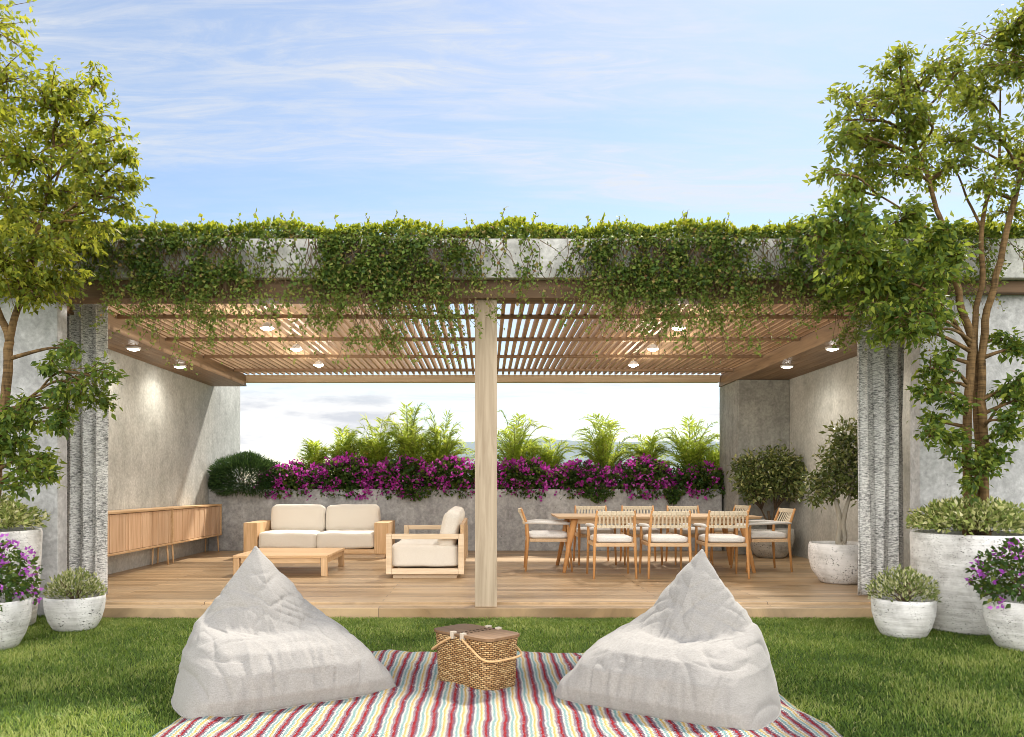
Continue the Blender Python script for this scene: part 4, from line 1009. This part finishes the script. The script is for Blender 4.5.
# ------------------------------------------------------------------ trees
def catmull(pts,k=5):
    P=[];R_=[]
    for i in range(len(pts)-1):
        p=[Vector(pts[max(0,min(len(pts)-1,i+d))][:3]) for d in (-1,0,1,2)]
        for q in range(k):
            u=q/k; P.append(.5*((2*p[1])+(p[2]-p[0])*u+(2*p[0]-5*p[1]+4*p[2]-p[3])*u*u+(3*p[1]-p[0]-3*p[2]+p[3])*u**3)); R_.append(pts[i][3]*(1-u)+pts[i+1][3]*u)
    P.append(Vector(pts[-1][:3])); R_.append(pts[-1][3]); return P,R_
def tree(name,lab,base,stems,blobs,mat_pick,L,seed,group=None,dens=1.0):
    """stems: polylines of (px,py,Y,r); blobs: (px,py,r_px,Y,density,which)"""
    rs=random.Random(seed); t=thing(name,lab,'tree',base,0,group); b=Vector(base)
    m=MB(); nodes=[]
    for st in stems:
        pts=[(*(Vector((wx(px,Y),Y,wz(py,Y)))-b),r) for px,py,Y,r in st]
        P,Rr=catmull(pts); Rr=[q*.68 for q in Rr]; P=[p+Vector((mn.noise(p*6),mn.noise(p*6+Vector((5,0,0))),0))*.018 for p in P]
        m.tube(P,Rr,10); nodes+=list(zip(P,Rr))
    LP={};LO={}
    for (px,py,rp,Y,dn,which) in blobs:
        c=Vector((wx(px,Y),Y,wz(py,Y)))-b; r=rp*Y/811
        near=min(nodes,key=lambda q:(q[0]-c).length+max(0,q[0].z-c.z)*1.6+max(0,.004/max(q[1],.001)))
        a=near[0]; mid=(a+c)/2+Vector((rs.uniform(-.08,.08),rs.uniform(-.08,.08),(.10 if c.z>a.z-.2 else .14)*(c-a).length))
        bp,br=catmull([(*a,min(.020,near[1]*.7)),(*mid,.011),(*c,.006)],6); m.tube(bp,br,6)
        ntw=max(6,int(26*dn*(r/.3)**1.7))
        for k in range(ntw):
            d=Vector((rs.gauss(0,1),rs.gauss(0,1),rs.gauss(0,.8))).normalized(); e=c+Vector((d.x,d.y*1.0,d.z*.85))*r*rs.uniform(.4,1.3)
            s=bp[rs.randrange(len(bp)//2,len(bp))]; mm=(s+e)/2+Vector((0,0,.04))
            tp,trr=catmull([(*s,.005),(*mm,.0035),(*e,.0015)],4); m.tube(tp,trr,4,cap=False)
            nl=int(rs.uniform(22,34)*dens)
            for q in range(nl):
                f=rs.random()**.6; i=min(len(tp)-1,int(f*len(tp))); p=tp[i]
                LP.setdefault(which,[]).append(tuple(p+Vector((rs.gauss(0,.035),rs.gauss(0,.035),rs.gauss(0,.03)))))
                LO.setdefault(which,[]).append((d.x*.5,d.y*.5-.1,d.z*.2))
    m.build('trunk',M['bark'],t,smooth=True)
    for wch in LP:
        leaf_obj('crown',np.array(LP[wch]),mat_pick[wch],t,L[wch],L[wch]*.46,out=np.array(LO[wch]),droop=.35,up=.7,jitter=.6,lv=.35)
    return t
YL=6.72
left_blobs=[]
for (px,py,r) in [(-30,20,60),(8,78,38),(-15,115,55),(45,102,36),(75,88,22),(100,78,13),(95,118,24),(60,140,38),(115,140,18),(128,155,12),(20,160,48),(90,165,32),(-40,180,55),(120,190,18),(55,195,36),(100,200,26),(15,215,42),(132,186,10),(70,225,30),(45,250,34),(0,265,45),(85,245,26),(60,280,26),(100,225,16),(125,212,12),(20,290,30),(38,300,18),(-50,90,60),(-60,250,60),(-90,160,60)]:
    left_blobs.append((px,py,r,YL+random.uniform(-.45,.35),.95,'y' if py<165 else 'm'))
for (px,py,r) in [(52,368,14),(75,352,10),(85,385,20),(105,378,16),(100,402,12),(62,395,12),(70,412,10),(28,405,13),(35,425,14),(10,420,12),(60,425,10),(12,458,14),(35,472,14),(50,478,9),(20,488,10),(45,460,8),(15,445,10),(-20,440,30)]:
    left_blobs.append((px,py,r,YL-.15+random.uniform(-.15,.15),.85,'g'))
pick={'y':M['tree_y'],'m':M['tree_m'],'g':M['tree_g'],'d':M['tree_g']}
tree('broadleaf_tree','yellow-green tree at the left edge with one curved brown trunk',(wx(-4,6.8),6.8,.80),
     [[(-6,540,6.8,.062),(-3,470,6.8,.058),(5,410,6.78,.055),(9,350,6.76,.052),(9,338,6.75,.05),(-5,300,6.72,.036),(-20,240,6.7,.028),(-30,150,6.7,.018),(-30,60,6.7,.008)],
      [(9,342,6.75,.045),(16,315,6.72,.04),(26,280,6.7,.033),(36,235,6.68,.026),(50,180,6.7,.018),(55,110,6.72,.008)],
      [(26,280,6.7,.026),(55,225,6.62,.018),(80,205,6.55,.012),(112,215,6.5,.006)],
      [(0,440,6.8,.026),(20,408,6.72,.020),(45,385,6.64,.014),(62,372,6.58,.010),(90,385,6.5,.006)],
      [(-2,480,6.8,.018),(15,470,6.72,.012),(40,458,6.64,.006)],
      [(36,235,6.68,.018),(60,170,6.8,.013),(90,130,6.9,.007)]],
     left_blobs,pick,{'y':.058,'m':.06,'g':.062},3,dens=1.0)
YR=6.72
rb=[]
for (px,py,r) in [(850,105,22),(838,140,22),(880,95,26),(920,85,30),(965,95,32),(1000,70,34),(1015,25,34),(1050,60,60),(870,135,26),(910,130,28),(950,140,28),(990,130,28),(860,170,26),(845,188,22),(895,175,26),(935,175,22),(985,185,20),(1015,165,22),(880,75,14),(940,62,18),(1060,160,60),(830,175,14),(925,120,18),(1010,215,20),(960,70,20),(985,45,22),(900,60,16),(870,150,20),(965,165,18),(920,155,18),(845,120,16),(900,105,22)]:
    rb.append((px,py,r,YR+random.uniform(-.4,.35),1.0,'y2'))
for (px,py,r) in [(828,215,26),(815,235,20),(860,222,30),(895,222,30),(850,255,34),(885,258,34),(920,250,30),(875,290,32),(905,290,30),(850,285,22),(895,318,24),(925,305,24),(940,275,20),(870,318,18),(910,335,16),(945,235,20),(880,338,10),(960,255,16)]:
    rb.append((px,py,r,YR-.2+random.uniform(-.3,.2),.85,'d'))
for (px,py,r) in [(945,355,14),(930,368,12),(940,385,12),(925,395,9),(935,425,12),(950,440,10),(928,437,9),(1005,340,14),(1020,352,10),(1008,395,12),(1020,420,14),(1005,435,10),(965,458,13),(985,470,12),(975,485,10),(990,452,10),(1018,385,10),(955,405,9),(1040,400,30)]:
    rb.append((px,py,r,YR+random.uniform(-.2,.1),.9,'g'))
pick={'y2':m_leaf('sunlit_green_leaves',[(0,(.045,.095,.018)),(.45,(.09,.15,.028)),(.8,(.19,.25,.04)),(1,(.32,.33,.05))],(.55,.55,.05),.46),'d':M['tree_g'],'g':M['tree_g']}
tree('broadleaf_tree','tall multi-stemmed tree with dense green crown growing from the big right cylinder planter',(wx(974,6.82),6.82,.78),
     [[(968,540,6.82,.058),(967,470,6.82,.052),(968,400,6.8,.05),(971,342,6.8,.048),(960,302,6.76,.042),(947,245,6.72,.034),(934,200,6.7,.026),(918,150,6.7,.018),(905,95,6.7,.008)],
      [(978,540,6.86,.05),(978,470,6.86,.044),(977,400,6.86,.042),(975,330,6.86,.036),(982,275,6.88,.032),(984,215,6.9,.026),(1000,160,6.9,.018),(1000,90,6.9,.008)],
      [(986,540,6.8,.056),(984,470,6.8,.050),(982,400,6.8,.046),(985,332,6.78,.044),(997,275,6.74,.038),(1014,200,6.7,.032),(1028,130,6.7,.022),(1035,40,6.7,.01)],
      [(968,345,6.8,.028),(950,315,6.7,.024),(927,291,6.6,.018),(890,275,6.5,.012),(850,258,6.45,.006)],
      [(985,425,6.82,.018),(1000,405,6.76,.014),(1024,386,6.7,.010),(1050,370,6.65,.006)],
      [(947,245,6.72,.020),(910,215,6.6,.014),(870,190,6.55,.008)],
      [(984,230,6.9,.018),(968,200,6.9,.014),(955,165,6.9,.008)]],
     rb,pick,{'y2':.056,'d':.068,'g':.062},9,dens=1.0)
